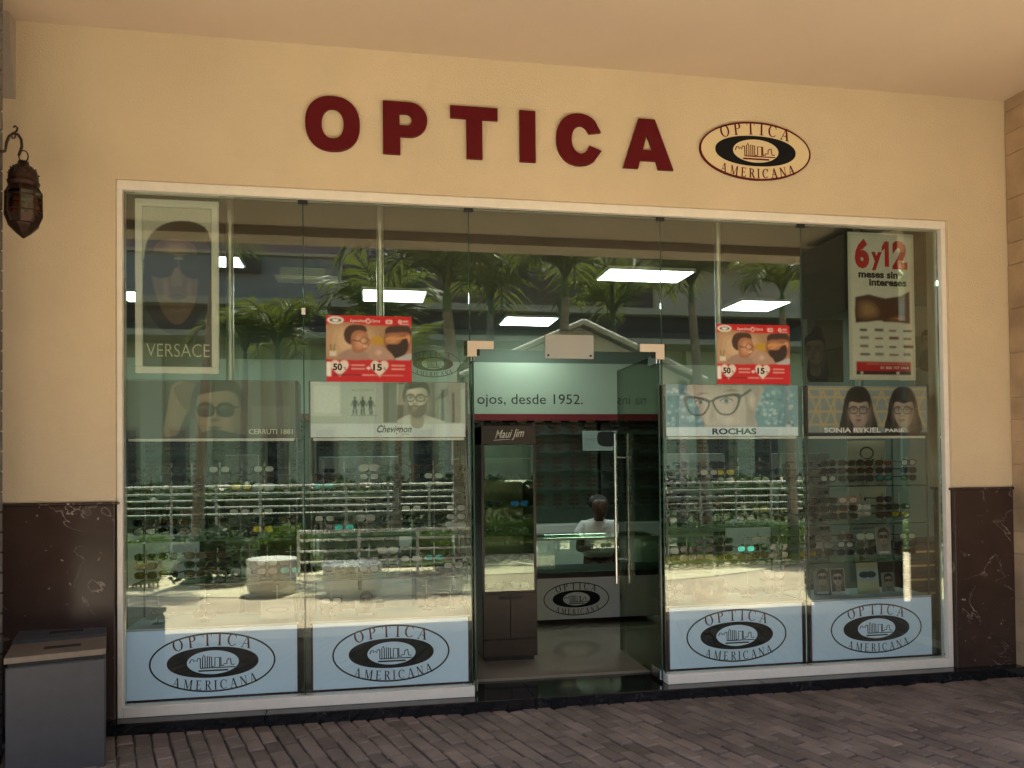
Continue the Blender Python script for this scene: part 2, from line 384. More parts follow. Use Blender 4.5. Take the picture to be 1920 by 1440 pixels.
# right clad pier, coming forward from the end of the facade
rp = thing('stone_clad_pier', 'tan stone tiled pier at the right edge, beside the marble dado', 'pier', (XE+0.3, -0.5, 0))
MB().box(XE+0.014, XE+0.9, -0.95, -0.002, 0, ZC).build('core', 'plaster', rp)
zs = [0.085]; random.seed(3)
while zs[-1] < ZC-0.2: zs.append(zs[-1]+random.choice([0.155, 0.155, 0.155, 0.31]))
zs.append(ZC)
for a, b in zip(zs[:-1], zs[1:]):
    cuts = [-0.95, -0.95+random.uniform(0.3, 0.6), -0.004]
    for c0, c1 in zip(cuts[:-1], cuts[1:]):
        MB().box(XE+random.uniform(-.002, .002), XE+0.013, c0+0.001, c1-0.001, a+0.0015, b-0.0015, 0.002).build('stone_tile', 'stone_tile', rp)
    MB().box(XE-0.001, XE+0.9, -0.964, -0.951, a+0.0015, b-0.0015, 0.002).build('stone_tile', 'stone_tile', rp)
# arcade column on the plaza side (mirrored in the right bays)
for (cx0, cx1, lab) in ((4.98, 5.62, 'square dark stone arcade column mirrored in the right window bays'), (-4.2, -3.2, 'square dark stone arcade column beyond the left end of the window')):
    t = thing('arcade_column', lab, 'column', ((cx0+cx1)/2, -3.1, 0), 'columns along the open side of the arcade')
    z = 0.0
    while z < ZC-0.15:
        h = 0.305; MB().box(cx0, cx1, -3.55, -2.65, z+0.002, min(z+h, ZC-0.1)-0.002, 0.006).build('stone_course', 'column_stone', t); z += h
# shop shell
IX0, IX1, IY1, IZ, IC = -3.3, 5.6, 5.5, 0.10, 3.32
fl = struct(MB().box(IX0, IX1, 0.352, IY1, -0.2, IZ).build('shop_floor', 'shop_floor'))
struct(MB().box(IX0-0.2, IX0, 0.22, IY1+0.2, -0.2, IC).build('wall_left', 'shop_wall'))
struct(MB().box(IX1, IX1+0.2, 0.22, IY1+0.2, -0.2, IC).build('wall_right', 'shop_wall'))
struct(MB().box(IX0, IX1, IY1, IY1+0.2, -0.2, IC).build('wall_back', 'shop_wall'))
struct(MB().box(IX0-0.2, IX1+0.2, 0.221, IY1+0.2, IC, IC+0.2).build('ceiling', 'shop_ceiling'))
struct(MB().box(-9, 12, AY-0.35, 7, ZC+0.402, ZC+4.5).build('unseen_shading_mass', 'plaster'))  # unseen mass added above the ceiling to shade the arcade
struct(MB().box(-9, IX0-0.2, 0.221, 7, -0.3, ZC+0.40).build('neighbour_left', 'plaster'))
struct(MB().box(IX1+0.2, 12, 0.221, 7, -0.3, ZC+0.40).build('neighbour_right', 'plaster'))

# ------------------------------------------------------------------ shop glazing
gz_ = thing('shopfront_glazing', 'frameless green glass shopfront in a white metal frame', 'shop window', (1.27, 0.06, 0.085))
FZ = 0.085
JX = [XL+0.03, -0.382, 0.625, 1.888, 2.888, XR-0.038]
for nm, bx in (('frame_head', (XL, XR, 0.02, 0.10, ZT-0.055, ZT)), ('frame_jamb', (XL, XL+0.03, 0.021, 0.099, FZ, ZT-0.0551)), ('frame_jamb', (XR-0.035, XR, 0.021, 0.099, FZ, ZT-0.0551)),
               ('frame_sill', (XL+0.0301, 0.632, 0.018, 0.10, FZ, FZ+0.062)), ('frame_sill', (1.885, XR-0.0351, 0.018, 0.10, FZ, FZ+0.062))):
    MB().box(*bx, 0.003).build(nm, 'frame_white', gz_)
GT = ZT-0.056; DZ = 2.235                     # glass top, underside of the transom pane
def pane(x0, x1, z0, z1, parent=gz_):
    return MB().box(x0+0.003, x1-0.003, GLY-0.005, GLY+0.005, z0, z1).build('pane', 'glass', parent)
for i, (a, b) in enumerate(zip(JX[:-1], JX[1:])):
    if i == 2: pane(a, b, DZ, GT)
    else: pane(a, b, FZ+0.063, GT)
for x in JX[1:-1]:
    z0 = FZ+0.063
    MB().box(x-0.0026, x+0.0026, GLY-0.0045, GLY+0.0045, z0, GT-0.001).build('joint_seal', 'glass_edge', gz_)
    MB().box(x-0.028, x+0.028, GLY-0.012, GLY-0.0055, GT-0.026, GT-0.002).build('head_clip', 'black_trim', gz_)
for (x, s) in ((0.640, 1), (1.872, -1)):       # L-shaped patch fittings at the corners of the transom
    y = GLY-0.016; z = DZ-0.035
    L = [(0, 0), (0.058, 0), (0.058, 0.048), (0.165, 0.048), (0.165, 0.098), (0, 0.098)]
    lp = [(x+s*(a-0.03), z+b-0.01) for a, b in L]
    if s < 0: lp = lp[::-1]
    MB().prism([lp], y, 0.010).build('patch_fitting', 'patch_metal', gz_)
    MB().box(x-0.05, x+0.05, GLY+0.0055, GLY+0.016, z, z+0.09).build('patch_fitting', 'black_trim', gz_)
MB().box(0.614, 0.636, GLY-0.010, GLY+0.010, 0.0865, DZ-0.002).build('edge_seal', 'glass_edge', gz_) if False else None
tg = MB().box(-0.393, -0.371, GLY-0.0085, GLY-0.0056, 2.43, 2.47).build('small_tag', 'print_white')
tag(tg, 'tiny white tag on the glass joint left of the red poster', 'tag')
# acrylic plate on the transom
p0 = at(1022, 672, 0.05); p1 = at(1112, 629, 0.05)
t = thing('acrylic_plate', 'pale translucent plate bolted to the glass above the doorway', 'plate', (p0.x, 0.05, p0.z))
glass('acrylic', (0.60, 0.60, 0.60), 0.05, 0.35)
n_ = MATS['acrylic'].node_tree; df = n_.nodes.new('ShaderNodeBsdfDiffuse'); df.inputs[0].default_value = (0.62, 0.62, 0.60, 1)
ms = n_.nodes.new('ShaderNodeMixShader'); ms.inputs[0].default_value = 0.5; o_ = n_.nodes['Material Output']
n_.links.new(o_.inputs[0].links[0].from_socket, ms.inputs[1]); n_.links.new(df.outputs[0], ms.inputs[2]); n_.links.new(ms.outputs[0], o_.inputs[0])
MB().box(p0.x, p1.x, 0.044, 0.047, p0.z, p1.z).build('plate', 'acrylic', t)
for x in (p0.x+0.02, p1.x-0.02):
    MB().tube([(x, 0.040, p0.z+0.02), (x, 0.054, p0.z+0.02)], 0.007, 8).build('bolt', 'black_trim', t)

# glass door leaves, both standing open into the shop
def door(hx, lab, sgn):
    t = thing('glass_door', lab, 'door', (hx, 0.06, 0.10), 'glass door leaves of the entrance')
    y0, y1 = 0.07, 0.93; z0, z1 = 0.108, DZ-0.012
    MB().box(hx-0.005, hx+0.005, y0, y1, z0, z1).build('leaf', 'glass', t)
    MB().box(hx-0.0052, hx+0.0052, y1+0.0002, y1+0.003, z0, z1).build('leaf_edge', 'glass_edge', t)
    MB().box(hx-0.0052, hx+0.0052, y0-0.003, y0-0.0002, z0, z1).build('leaf_edge', 'glass_edge', t)
    for zz in (z0-0.004, z1-0.06): MB().box(hx-0.014, hx+0.014, y0, y0+0.16, zz, zz+0.064, 0.002).build('patch_fitting', 'steel', t)
    for s in (-1, 1):
        x = hx+s*0.052; y = y1-0.075
        h = MB().tube([(x, y, 0.62), (x, y, 1.74)], 0.0125, 12).build('handle', 'steel', t)
        for zz in (0.80, 1.56): MB().tube([(hx+s*0.005, y, zz), (x, y, zz)], 0.009, 8).build('standoff', 'steel', h, org=ORG[t.name])
door(1.868, 'open glass door leaf with long steel pull bars right of the doorway', 1)
door(0.646, 'open glass door leaf left of the doorway beside the brown cabinet', -1)

# ------------------------------------------------------------------ serif lettering and the oval logo
def rectp(x0, x1, y0, y1): return [[(x0, y0), (x1, y0), (x1, y1), (x0, y1)]]
TK, TN, SF = 0.15, 0.055, 0.05
def serif(ch):
    W = {'O': .80, 'P': .62, 'T': .70, 'I': .34, 'C': .74, 'A': .78, 'M': .92, 'E': .64, 'R': .72, 'N': .78}[ch]; g = []
    def bar(a, b, wd): return stroke([a, b], wd)
    def foot(x, wd=.30, y=0): return rectp(x-wd/2, x+wd/2, y, y+SF)
    if ch == 'O':
        g.append([ell(.40, .51, 28, (.40, .5)), ell(.25, .45, 28, (.40, .5))])
    elif ch == 'C':
        lp = []
        for k in range(19):
            a = radians(42+k*(276/18)); lp.append((.40+.40*cos(a), .5+.51*sin(a)))
        for k in range(19):
            a = radians(318-k*(276/18)); lp.append((.42+.27*cos(a), .5+.45*sin(a)))
        g.append([lp]); g.append(rectp(.66, .71, .66, .98))
    elif ch == 'I': g += [rectp(.17-TK/2, .17+TK/2, SF, 1-SF), foot(.17, .34), foot(.17, .34, 1-SF)]
    elif ch == 'T': g += [rectp(.35-TK/2, .35+TK/2, SF, .93), foot(.35), rectp(0, .70, .93, 1), rectp(0, .05, .76, .93), rectp(.65, .70, .76, .93)]
    elif ch in 'PR':
        g += [rectp(.15-TK/2, .15+TK/2, SF, 1-SF), foot(.15), rectp(0, .30, 1-SF, 1)]
        o = [(.225, 1-SF*0.2)] + [(.32+.28*cos(radians(a)), .74+.25*sin(radians(a))) for a in range(90, -91, -15)] + [(.225, .49)]
        i = [(.225, .545)] + [(.31+.14*cos(radians(a)), .74+.195*sin(radians(a))) for a in range(-90, 91, 15)] + [(.225, .935)]
        g.append([o+i])
        if ch == 'R': g += [bar((.34, .50), (.62, .0), TK*.95), rectp(.60, .74, 0, SF)]
    elif ch == 'E': g += [rectp(.15-TK/2, .15+TK/2, 0, 1), rectp(0, .60, 0, .06), rectp(0, .57, .94, 1), rectp(.225, .45, .49, .54), rectp(.54, .60, .06, .24), rectp(.52, .57, .78, .94), rectp(.42, .46, .42, .49), rectp(.42, .46, .54, .61)]
    elif ch == 'A': g += [bar((.38, 1.0), (.10, 0), TN), bar((.40, 1.0), (.66, 0), TK), rectp(.20, .58, .33, .38), foot(.10, .24), foot(.67, .28)]
    elif ch == 'M': g += [bar((.12, 1), (.12, 0), TN), bar((.14, 1), (.46, .05), TK*.9), bar((.47, .05), (.78, 1), TN), rectp(.74, .74+TK, 0, 1), foot(.12, .24), foot(.81, .26), rectp(0, .2, 1-SF, 1), rectp(.74, .93, 1-SF, 1)]
    elif ch == 'N': g += [rectp(.09, .09+TN, 0, 1), bar((.11, 1), (.66, .02), TK), rectp(.64, .64+TN, 0, 1), foot(.12, .24), rectp(0, .2, 1-SF, 1), rectp(.55, .78, 1-SF, 1)]
    return W, g
def arc_word(word, xs, A, B, h, lower=False, squeeze=1.0):
    out = []
    for ch, x in zip(word, xs):
        W, g = serif(ch); sl = (B/A)*(x/A)/sqrt(max(.05, 1-(x/A)**2)); zc = B*sqrt(max(0, 1-(x/A)**2))
        a = math.atan(sl)*0.8*(1 if lower else -1); base = (-zc) if lower else zc
        ca, sa = cos(a), sin(a)
        for lps in g:
            out.append([[(x+((u-W/2)*squeeze*ca-(v-(0.5 if lower else 0))*sa)*h, base+((u-W/2)*squeeze*sa+(v-(0.5 if lower else 0))*ca)*h) for u, v in lp] for lp in lps])
    return out
def lay(groups, m, name, parent, c, y, k, d=0.0):
    mb = MB()
    for i, lps in enumerate(groups): mb.prism([[(c[0]+u*k, c[1]+v*k) for u, v in lp] for lp in lps], y-i*0.00004, d)
    return mb.build(name, m, parent)
SKY = [stroke(p, .017) for p in ([(-.37, .0), (-.345, .055), (-.315, .06), (-.30, .02), (-.275, .05), (-.255, .015), (-.24, .07), (-.20, .07)],
    [(-.20, .07), (-.20, -.09)], [(-.165, -.09), (-.165, .085), (-.145, .125), (-.125, .085), (-.125, -.09)], [(-.09, -.09), (-.09, .10), (-.02, .085), (-.02, -.09)], [(-.055, -.09), (-.055, .09)],
    [(-.02, -.07), (.03, -.07), (.03, .075), (.125, .075), (.125, -.07)], [(.105, -.08), (.105, .07)], [(.125, -.06), (.17, -.06), (.17, -.035), (.22, -.035), (.22, .015), (.25, .05), (.275, .05), (.29, -.05), (.34, -.05)],
    [(-.20, -.09), (.35, -.09)])] + [stroke([(-.23, -.135), (.24, -.135)], .026)]
def logo(parent, c, a, y, ring_m, top_m, bot_m, eye_m, sky_m, back_m=None, d=0.0):
    if back_m: lay([[ell(.985, .475, 56)]], back_m, 'oval_field', parent, c, y+0.001, a)
    lay([[ell(1, .49, 64), ell(.972, .462, 64)]], ring_m, 'oval_ring', parent, c, y, a, d)
    lay([[ell(.725, .255, 56, e=2.15), ell(.41, .195, 48)]], eye_m, 'eye_ring', parent, c, y, a, d)
    lay(arc_word('OPTICA', (-.53, -.315, -.085, .105, .295, .515), .82, .275, .20), top_m, 'upper_word', parent, c, y, a, d)
    lay(arc_word('AMERICANA', (-.575, -.395, -.225, -.075, .04, .165, .325, .485, .635), 1.0, .375, .155, True, .92), bot_m, 'lower_word', parent, c, y, a, d)
    lay(SKY, sky_m, 'skyline', parent, c, y, a, d)

# ------------------------------------------------------------------ wall signs
ZB, ZTL = 3.409, 3.733; LH = ZTL-ZB
sg = thing('shop_sign', 'large dark red block letters spelling OPTICA on the beige wall', 'sign', (0.8, 0, ZB))
def letter(loops, x0, x1, over=0.0):
    W = x1-x0; MB().prism([[(x0+u*W, ZTL-v*LH) for u, v in lp] for lp in loops], -0.020, 0.0195).build('letter', 'sign_red', sg)
def lx(p): return at(p, 260, 0).x
sup = lambda cx, cz, a, b, e=2.25, n=44: [(u, v) for u, v in ell(a, b, n, (cx, cz), e)]
letter([sup(.5, .5, .5, .515), sup(.5, .5, .2, .275)], lx(572.5), lx(675))
bo = [(0, 0), (.60, 0)] + [(.60+.40*sin(radians(a)), .33-.33*cos(radians(a))) for a in range(10, 171, 10)] + [(.60, .66), (.385, .66), (.385, 1), (0, 1)]
bi = [(.375, .225), (.52, .225)] + [(.52+.13*sin(radians(a)), .337-.112*cos(radians(a))) for a in range(15, 166, 15)] + [(.52, .449), (.375, .449)]
letter([bo, bi], lx(718), lx(801))
letter([[(0, 0), (1, 0), (1, .235), (.672, .235), (.672, 1), (.338, 1), (.338, .235), (0, .235)]], lx(844), lx(932.5))
letter([[(0, 0), (1, 0), (1, 1), (0, 1)]], lx(973.5), lx(1003))
co = []
for k in range(25):
    a = radians(34+k*(288/24)); co.append((.5+.5*math.copysign(abs(cos(a))**.9, cos(a))+(0.02 if abs(cos(a)) > .8 and cos(a) > 0 else 0), .5-.515*math.copysign(abs(sin(a))**.9, sin(a))))
co = [(.985, .335)] + co[1:-1] + [(1.0, .70)]
ci = [(.726, .605)] + [(.535+.20*cos(radians(a)), .5-.275*sin(radians(a))) for a in range(322, 37, -13)] + [(.726, .375)]
letter([co+ci], lx(1042), lx(1126.5))
letter([[(.317, 0), (.64, 0), (1, 1), (.70, 1), (.655, .835), (.338, .835), (.30, 1), (0, 1)], [(.478, .31), (.395, .62), (.585, .62)]], lx(1166), lx(1260))
sl_ = thing('logo_sign', 'oval dark red and black OPTICA AMERICANA eye emblem on the wall', 'sign', (2.55, 0, 3.2))
a0 = at(1310, 285, 0); a1 = at(1517.5, 285, 0)
logo(sl_, ((a0.x+a1.x)/2, (at(1413, 228, 0).z+at(1413, 342, 0).z)/2), (a1.x-a0.x)/2, -0.016, 'sign_red', 'sign_red', 'sign_red', 'sign_black', 'sign_red', 'sign_ivory', 0.012)

# ------------------------------------------------------------------ lantern on the brick pier
lc = at(44, 350, -0.50)
ln = thing('hanging_lantern', 'dark brass moroccan lantern with coloured panes hanging from the brick pier', 'lantern', (lc.x, lc.y, at(44, 447, -0.50).z))
def lz(py): return at(44, py, -0.50).z
R = (at(76, 400, -0.50).x-at(11, 400, -0.50).x)/2; lx0 = lc.x; ly0 = lc.y
MB().lathe([(0.012, lz(302)-0), (R*.30, lz(303)), (R*.32, lz(310)), (R*.5, lz(312)), (R*.78, lz(322)), (R*.86, lz(335)), (R*.84, lz(337)), (R*.88, lz(340))], (lx0, ly0, 0), 16).build('dome', 'lantern_metal', ln)
dm = MB()
for k in range(12):
    for zz, rr in ((lz(318), .70), (lz(327), .83)):
        a = 2*pi*(k+(0.5 if rr > .75 else 0))/12; c = Vector((lx0+R*rr*cos(a), ly0+R*rr*sin(a), zz)); dm.lathe([(0.0001, .006), (.006, 0), (.0001, -.006)], c, 6)
dm.build('dome_holes', 'bin_dark', ln)
MB().lathe([(R*.88, lz(340)), (R*.93, lz(342)), (R*.88, lz(346)), (R*.84, lz(350)), (R*.86, lz(352))], (lx0, ly0, 0), 16).build('collar', 'lantern_metal', ln)
prof = [(R*.80, lz(351)), (R*1.0, lz(362)), (R*1.02, lz(405)), (R*.82, lz(420))]
body_m = ['lantern_teal', 'lantern_red', 'lantern_amber']
for k in range(8):
    a0_, a1_ = 2*pi*k/8+.2, 2*pi*(k+1)/8+.2
    for j in range(3):
        (r0, z0), (r1, z1) = prof[j], prof[j+1]
        vs = [(lx0+r*cos(a), ly0+r*sin(a), z) for a, r, z in ((a0_, r0, z0), (a1_, r0, z0), (a1_, r1, z1), (a0_, r1, z1))]
        if j == 1: MB().add(vs, [(0, 3, 2, 1)]).build('pane', body_m[k % 3], ln)
        else: MB().add(vs, [(0, 3, 2, 1)]).build('panel', 'lantern_metal', ln)
    MB().tube([(lx0+r*1.01*cos(a0_), ly0+r*1.01*sin(a0_), z) for r, z in prof], .0045, 5).build('rib', 'lantern_metal', ln)
for zz, rr in ((lz(370), 1.015), (lz(398), 1.025)):
    MB().tube([(lx0+R*rr*cos(2*pi*k/8+.2), ly0+R*rr*sin(2*pi*k/8+.2), zz) for k in range(9)], .004, 5).build('band', 'lantern_metal', ln)
MB().lathe([(R*.82, lz(419)), (R*.92, lz(422)), (R*.84, lz(425)), (R*.45, lz(437)), (.004, lz(447))], (lx0, ly0, 0), 8, False).build('tip', 'lantern_metal', ln)
MB().tube([(lx0+.0+.022*sin(t), ly0, lz(293)+.03*cos(t)) for t in [2*pi*k/12 for k in range(13)]], .0035, 6).build('ring', 'lantern_metal', ln)
hk = []
pA = at(9, 290, -0.50); 
for (px_, py_) in ((7, 292), (10, 283), (12, 268), (17, 256), (25, 250), (34, 252), (40, 262), (41, 275), (38, 284), (35, 292)): hk.append(at(px_, py_, -0.50))
hk[0].x = PX-0.005
MB().tube(hk, .007, 7).build('hook', 'lantern_metal', ln)
MB().tube([at(a, b, -0.50) for a, b in ((25, 250), (31, 246), (33, 240), (29, 236), (25, 239))], .005, 6).build('scroll', 'lantern_metal', ln)
MB().tube([at(a, b, -0.50) for a, b in ((30, 252), (28, 258), (24, 260), (22, 256))], .004, 6).build('scroll', 'lantern_metal', ln)

# ------------------------------------------------------------------ litter bins
def gnd(px, py, z):
    d = ray(px, py); return CAM + d*((z-CAM.z)/d.z)
BZ = 0.585; bFL = gnd(7, 1243, BZ); bang = radians(16.5); bw = 0.2
while True:
    bFR = bFL + Vector((cos(bang), sin(bang), 0))*bw; d_ = bFR-CAM
    if 960+FPX*d_.dot(RT)/d_.dot(fw) >= 198.5 or bw > 1: break
    bw += .002
def litter_bin(off, dep, lab, topm, z1):
    t = thing('litter_bin', lab, 'bin', (0, 0, 0), 'grey bins by the brick pier')
    x0, x1, y0, y1 = 0, bw, 0, dep
    MB().box(x0+.005, x1-.003, y0+.004, y1, 0, z1-.05, .006).build('body', 'bin_body', t)
    MB().box(x0+.015, x1-.012, y0+.015, y1-.01, z1-.0499, z1-.028).build('neck', 'bin_dark', t)
    xm = (x0+x1)/2+.02; ym = (y0+y1)/2; sw, sd = .075, .022
    lp = [[(x0, y0), (x1, y0), (x1, y1), (x0, y1)], [(xm-sw, ym-sd*.6), (xm-sw*.6, ym+sd*.6), (xm+sw*.7, ym+sd), (xm+sw, ym-sd*.2), (xm, ym-sd)]]
    tri = tessellate_polygon([[Vector((a, b, 0)) for a, b in l] for l in lp]); fl_ = [p for l in lp for p in l]
    m_ = MB(); fs_ = []
    for q in tri:
        a, b, c = [fl_[k] for k in q]; ar = (b[0]-a[0])*(c[1]-a[1])-(b[1]-a[1])*(c[0]-a[0]); fs_.append(tuple(q) if ar > 0 else tuple(q)[::-1])
    m_.add([(a, b, z1) for a, b in fl_], fs_)
    for l in lp:
        n = len(l); m_.add([(a, b, z1) for a, b in l]+[(a, b, z1-.028) for a, b in l], [(i, (i+1) % n, n+(i+1) % n, n+i) for i in range(n)])
    m_.build('lid', topm, t)
    MB().box(xm-sw*1.1, xm+sw*1.1, ym-.035, ym+.03, z1+.0006, z1+.0012).build('slot_shade_sheet', 'bin_dark', t)  # flat dark sheet stands in for the shade inside the slot
    t.location = Vector((bFL.x, bFL.y, PZ-.018)) + Vector((-sin(bang), cos(bang), 0))*off; t.rotation_euler.z = bang
bdep = .34
print('bin', bFL, bFR, bw, math.degrees(bang), bdep)
litter_bin(0, bdep, 'grey litter bin with a tan slotted top in the lower left corner', 'bin_top', BZ+.018)
litter_bin(bdep+.03, bdep, 'dark grey slotted bin directly behind the tan topped bin', 'bin_body', BZ+.028)  # rear lid is tan too; its shade is put into a darker colour

# ------------------------------------------------------------------ printed pictures
def pm_(c, rough=0.45):
    nm = 'print_%d_%d_%d' % tuple(int(q*255) for q in c)
    return nm if nm in MATS else mat(nm, c, rough, noise=0.24, nscale=38).name
GLOW = 0.0  # emission added to the showcase header prints to lift their brightness
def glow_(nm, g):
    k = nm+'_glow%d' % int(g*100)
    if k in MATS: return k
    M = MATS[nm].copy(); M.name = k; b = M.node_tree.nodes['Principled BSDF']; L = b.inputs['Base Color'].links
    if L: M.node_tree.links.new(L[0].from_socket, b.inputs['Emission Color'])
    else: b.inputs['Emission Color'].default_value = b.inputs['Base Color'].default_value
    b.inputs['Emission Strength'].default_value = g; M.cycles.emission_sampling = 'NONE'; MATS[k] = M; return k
def picture_mat(g):                      # photo print: ink colours stored on the sheet's own vertices
    k = 'photo_print%d' % int(g*100)
    if k in MATS: return k
    M = bpy.data.materials.new(k); M.use_nodes = True; n = M.node_tree; b = n.nodes['Principled BSDF']; b.inputs['Roughness'].default_value = .4
    a = n.nodes.new('ShaderNodeVertexColor'); a.layer_name = 'ink'; n.links.new(a.outputs[0], b.inputs['Base Color'])
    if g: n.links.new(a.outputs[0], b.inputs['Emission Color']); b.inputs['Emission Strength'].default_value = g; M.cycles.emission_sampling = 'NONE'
    MATS[k] = M; return k
INK = {'print_white': (.74, .75, .72), 'print_black': (.015, .015, .017), 'print_red': (.50, .012, .018)}
def blur(a, k=1):
    for _ in range(k):
        p = np.pad(a, 1, mode='edge'); a = (p[:-2, 1:-1]+p[2:, 1:-1]+2*p[1:-1, 1:-1])/4; p = np.pad(a, 1, mode='edge'); a = (p[1:-1, :-2]+p[1:-1, 2:]+2*p[1:-1, 1:-1])/4
    return a
class Art:
    def __init__(s, parent, x0, z0, y, W, H): s.p, s.x, s.z, s.y, s.W, s.H, s.n, s.d, s.L, s.gl = parent, x0, z0, y, W, H, 0, {}, [], GLOW
    def poly(s, loops, c, nm='printed_shape'):
        if nm != 'printed_shape':
            m_ = c if isinstance(c, str) else pm_(c); s.n += 1
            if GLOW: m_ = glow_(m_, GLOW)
            s.d.setdefault((m_, nm), MB()).prism([[(s.x+min(max(u, 0), s.W), s.z+min(max(v, 0), s.H)) for u, v in lp] for lp in loops], s.y-.0008-0.00008*s.n, 0); return s
        s.L.append(('p', loops, INK[c] if isinstance(c, str) else c)); return s
    def tone(s, cx, cz, rx, rz, c, a, ang=0.0): s.L.append(('g', cx, cz, rx, rz, c, a, ang)); return s
    def blob(s, pts, c, nm='printed_shape'): return s.poly([smooth(pts, 4)], c, nm)
    def soft(s, pts, c0, c1, n=5, sh=(0, 0), k1=.35):       # printed tone that runs from rim to middle
        cx = sum(p[0] for p in pts)/len(pts)+sh[0]; cz = sum(p[1] for p in pts)/len(pts)+sh[1]
        for i in range(n):
            t_ = i/(n-1); k_ = 1-(1-k1)*t_
            s.poly([smooth([(cx+(p[0]-cx)*k_, cz+(p[1]-cz)*k_) for p in pts], 4)], tuple(a+(b-a)*t_ for a, b in zip(c0, c1)))
        return s
    def rect(s, u0, u1, v0, v1, c, nm='printed_shape'): return s.poly(rectp(u0, u1, v0, v1), c, nm)
    def line(s, pts, wd, c, closed=False, nm='printed_shape'): return s.poly(stroke(pts, wd, closed), c, nm)
    def text(s, txt, u, v, size, c, nm='lettering', **kw):
        m_ = c if isinstance(c, str) else pm_(c); s.n += 1
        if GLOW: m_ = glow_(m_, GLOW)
        put_text(s.d.setdefault((m_, nm), MB()), txt, s.x+u, s.z+v, s.y-.0008-0.00008*s.n, size, **kw); return s
    def done(s):
        for (m_, nm), mb in s.d.items(): mb.build(nm, m_, s.p)
        if not s.L: return
        cell = max(min(s.W, s.H)/130, max(s.W, s.H)/330); nx, nz = max(8, int(s.W/cell)), max(8, int(s.H/cell))
        U, V = np.meshgrid(np.linspace(0, s.W, nx), np.linspace(0, s.H, nz)); img = np.zeros((nz, nx, 3))+.3
        for l in s.L:
            if l[0] == 'p':
                ins = np.zeros((nz, nx), bool)
                for lp in l[1]:
                    for (x1, z1), (x2, z2) in zip(lp, lp[1:]+lp[:1]):
                        if z1 == z2: continue
                        ins ^= ((z1 > V) != (z2 > V)) & (U < (x2-x1)*(V-z1)/(z2-z1)+x1)
                mk = blur(ins.astype(float), 1)[..., None]; img = img*(1-mk)+np.array(l[2])*mk
            else:
                _, cx, cz, rx, rz, c, a, ang = l; du, dv = U-cx, V-cz; p, q = du*cos(ang)+dv*sin(ang), -du*sin(ang)+dv*cos(ang)
                mk = (a*np.exp(-((p/rx)**2+(q/rz)**2)))[..., None]; img = img*(1-mk)+np.array(c)*mk
        rg = np.random.default_rng(nx*7+nz); img = img*(1+.07*rg.standard_normal((nz, nx, 1)))
        img = np.stack([blur(img[..., k], 1) for k in range(3)], -1).clip(0, 1)
        me = bpy.data.meshes.new('printed_picture'); o0 = ORG.get(s.p.name, Vector())
        vs = np.stack([(U+s.x-o0.x).ravel(), np.full(nx*nz, s.y-.0003-o0.y), (V+s.z-o0.z).ravel()], -1)
        I = np.arange(nx*nz).reshape(nz, nx); fs = np.stack([I[:-1, :-1].ravel(), I[:-1, 1:].ravel(), I[1:, 1:].ravel(), I[1:, :-1].ravel()], -1)
        me.from_pydata(vs.tolist(), [], fs.tolist()); at_ = me.color_attributes.new('ink', 'FLOAT_COLOR', 'POINT')
        at_.data.foreach_set('color', np.concatenate([img.reshape(-1, 3), np.ones((nx*nz, 1))], 1).astype(np.float32).ravel())
        me.materials.append(MATS[picture_mat(s.gl)]); o = bpy.data.objects.new('printed_picture', me); put(o, s.p); ORG[o.name] = o0
    def face(s, cx, cz, h, skin, hair, gl=(.02, .02, .02), beard=None, turn=0.0, fringe=True, lens=None, back=True, lips=None, shade=None):
        dk = lambda c, k: tuple(min(1, q*k) for q in c)
        sk2 = shade or dk(skin, .5); w_ = h*.37; T = turn*w_; hi = dk(skin, 1.35); hl = dk(hair, 3.0)
        if back:
            s.blob([(cx-w_*1.22, cz-.05*h), (cx-w_*1.18, cz+.35*h), (cx-w_*.6, cz+.62*h), (cx+w_*.5, cz+.64*h), (cx+w_*1.18, cz+.38*h), (cx+w_*1.2, cz-.05*h), (cx+w_*.6, cz-.2*h), (cx-w_*.6, cz-.2*h)], hair)
        s.blob([(cx-w_*.5, cz-.9*h), (cx+w_*.55, cz-.9*h), (cx+w_*.48, cz-.25*h), (cx-w_*.42, cz-.25*h)], dk(skin, .62)); s.tone(cx+.1*w_, cz-.55*h, w_*.6, h*.13, dk(skin, .25), .8)
        fo = [(cx-w_, cz+.12*h), (cx-w_*.93, cz-.15*h), (cx-w_*.62, cz-.40*h), (cx-w_*.15, cz-.53*h), (cx+w_*.3, cz-.52*h), (cx+w_*.7, cz-.38*h), (cx+w_*.96, cz-.12*h), (cx+w_, cz+.15*h), (cx+w_*.75, cz+.45*h), (cx, cz+.54*h), (cx-w_*.75, cz+.45*h)]
        s.blob(fo, dk(skin, .92))
        s.tone(cx+w_*.95, cz-.05*h, w_*.45, h*.5, sk2, .85); s.tone(cx-w_*1.02, cz-.05*h, w_*.2, h*.4, sk2, .6); s.tone(cx, cz-.52*h, w_*.7, h*.1, sk2, .55)
        s.tone(cx-.25*w_+T*.4, cz+.32*h, w_*.45, h*.12, hi, .6); s.tone(cx-.5*w_+T*.3, cz-.12*h, w_*.25, h*.10, hi, .55); s.tone(cx+.45*w_+T*.3, cz-.12*h, w_*.22, h*.10, hi, .35)
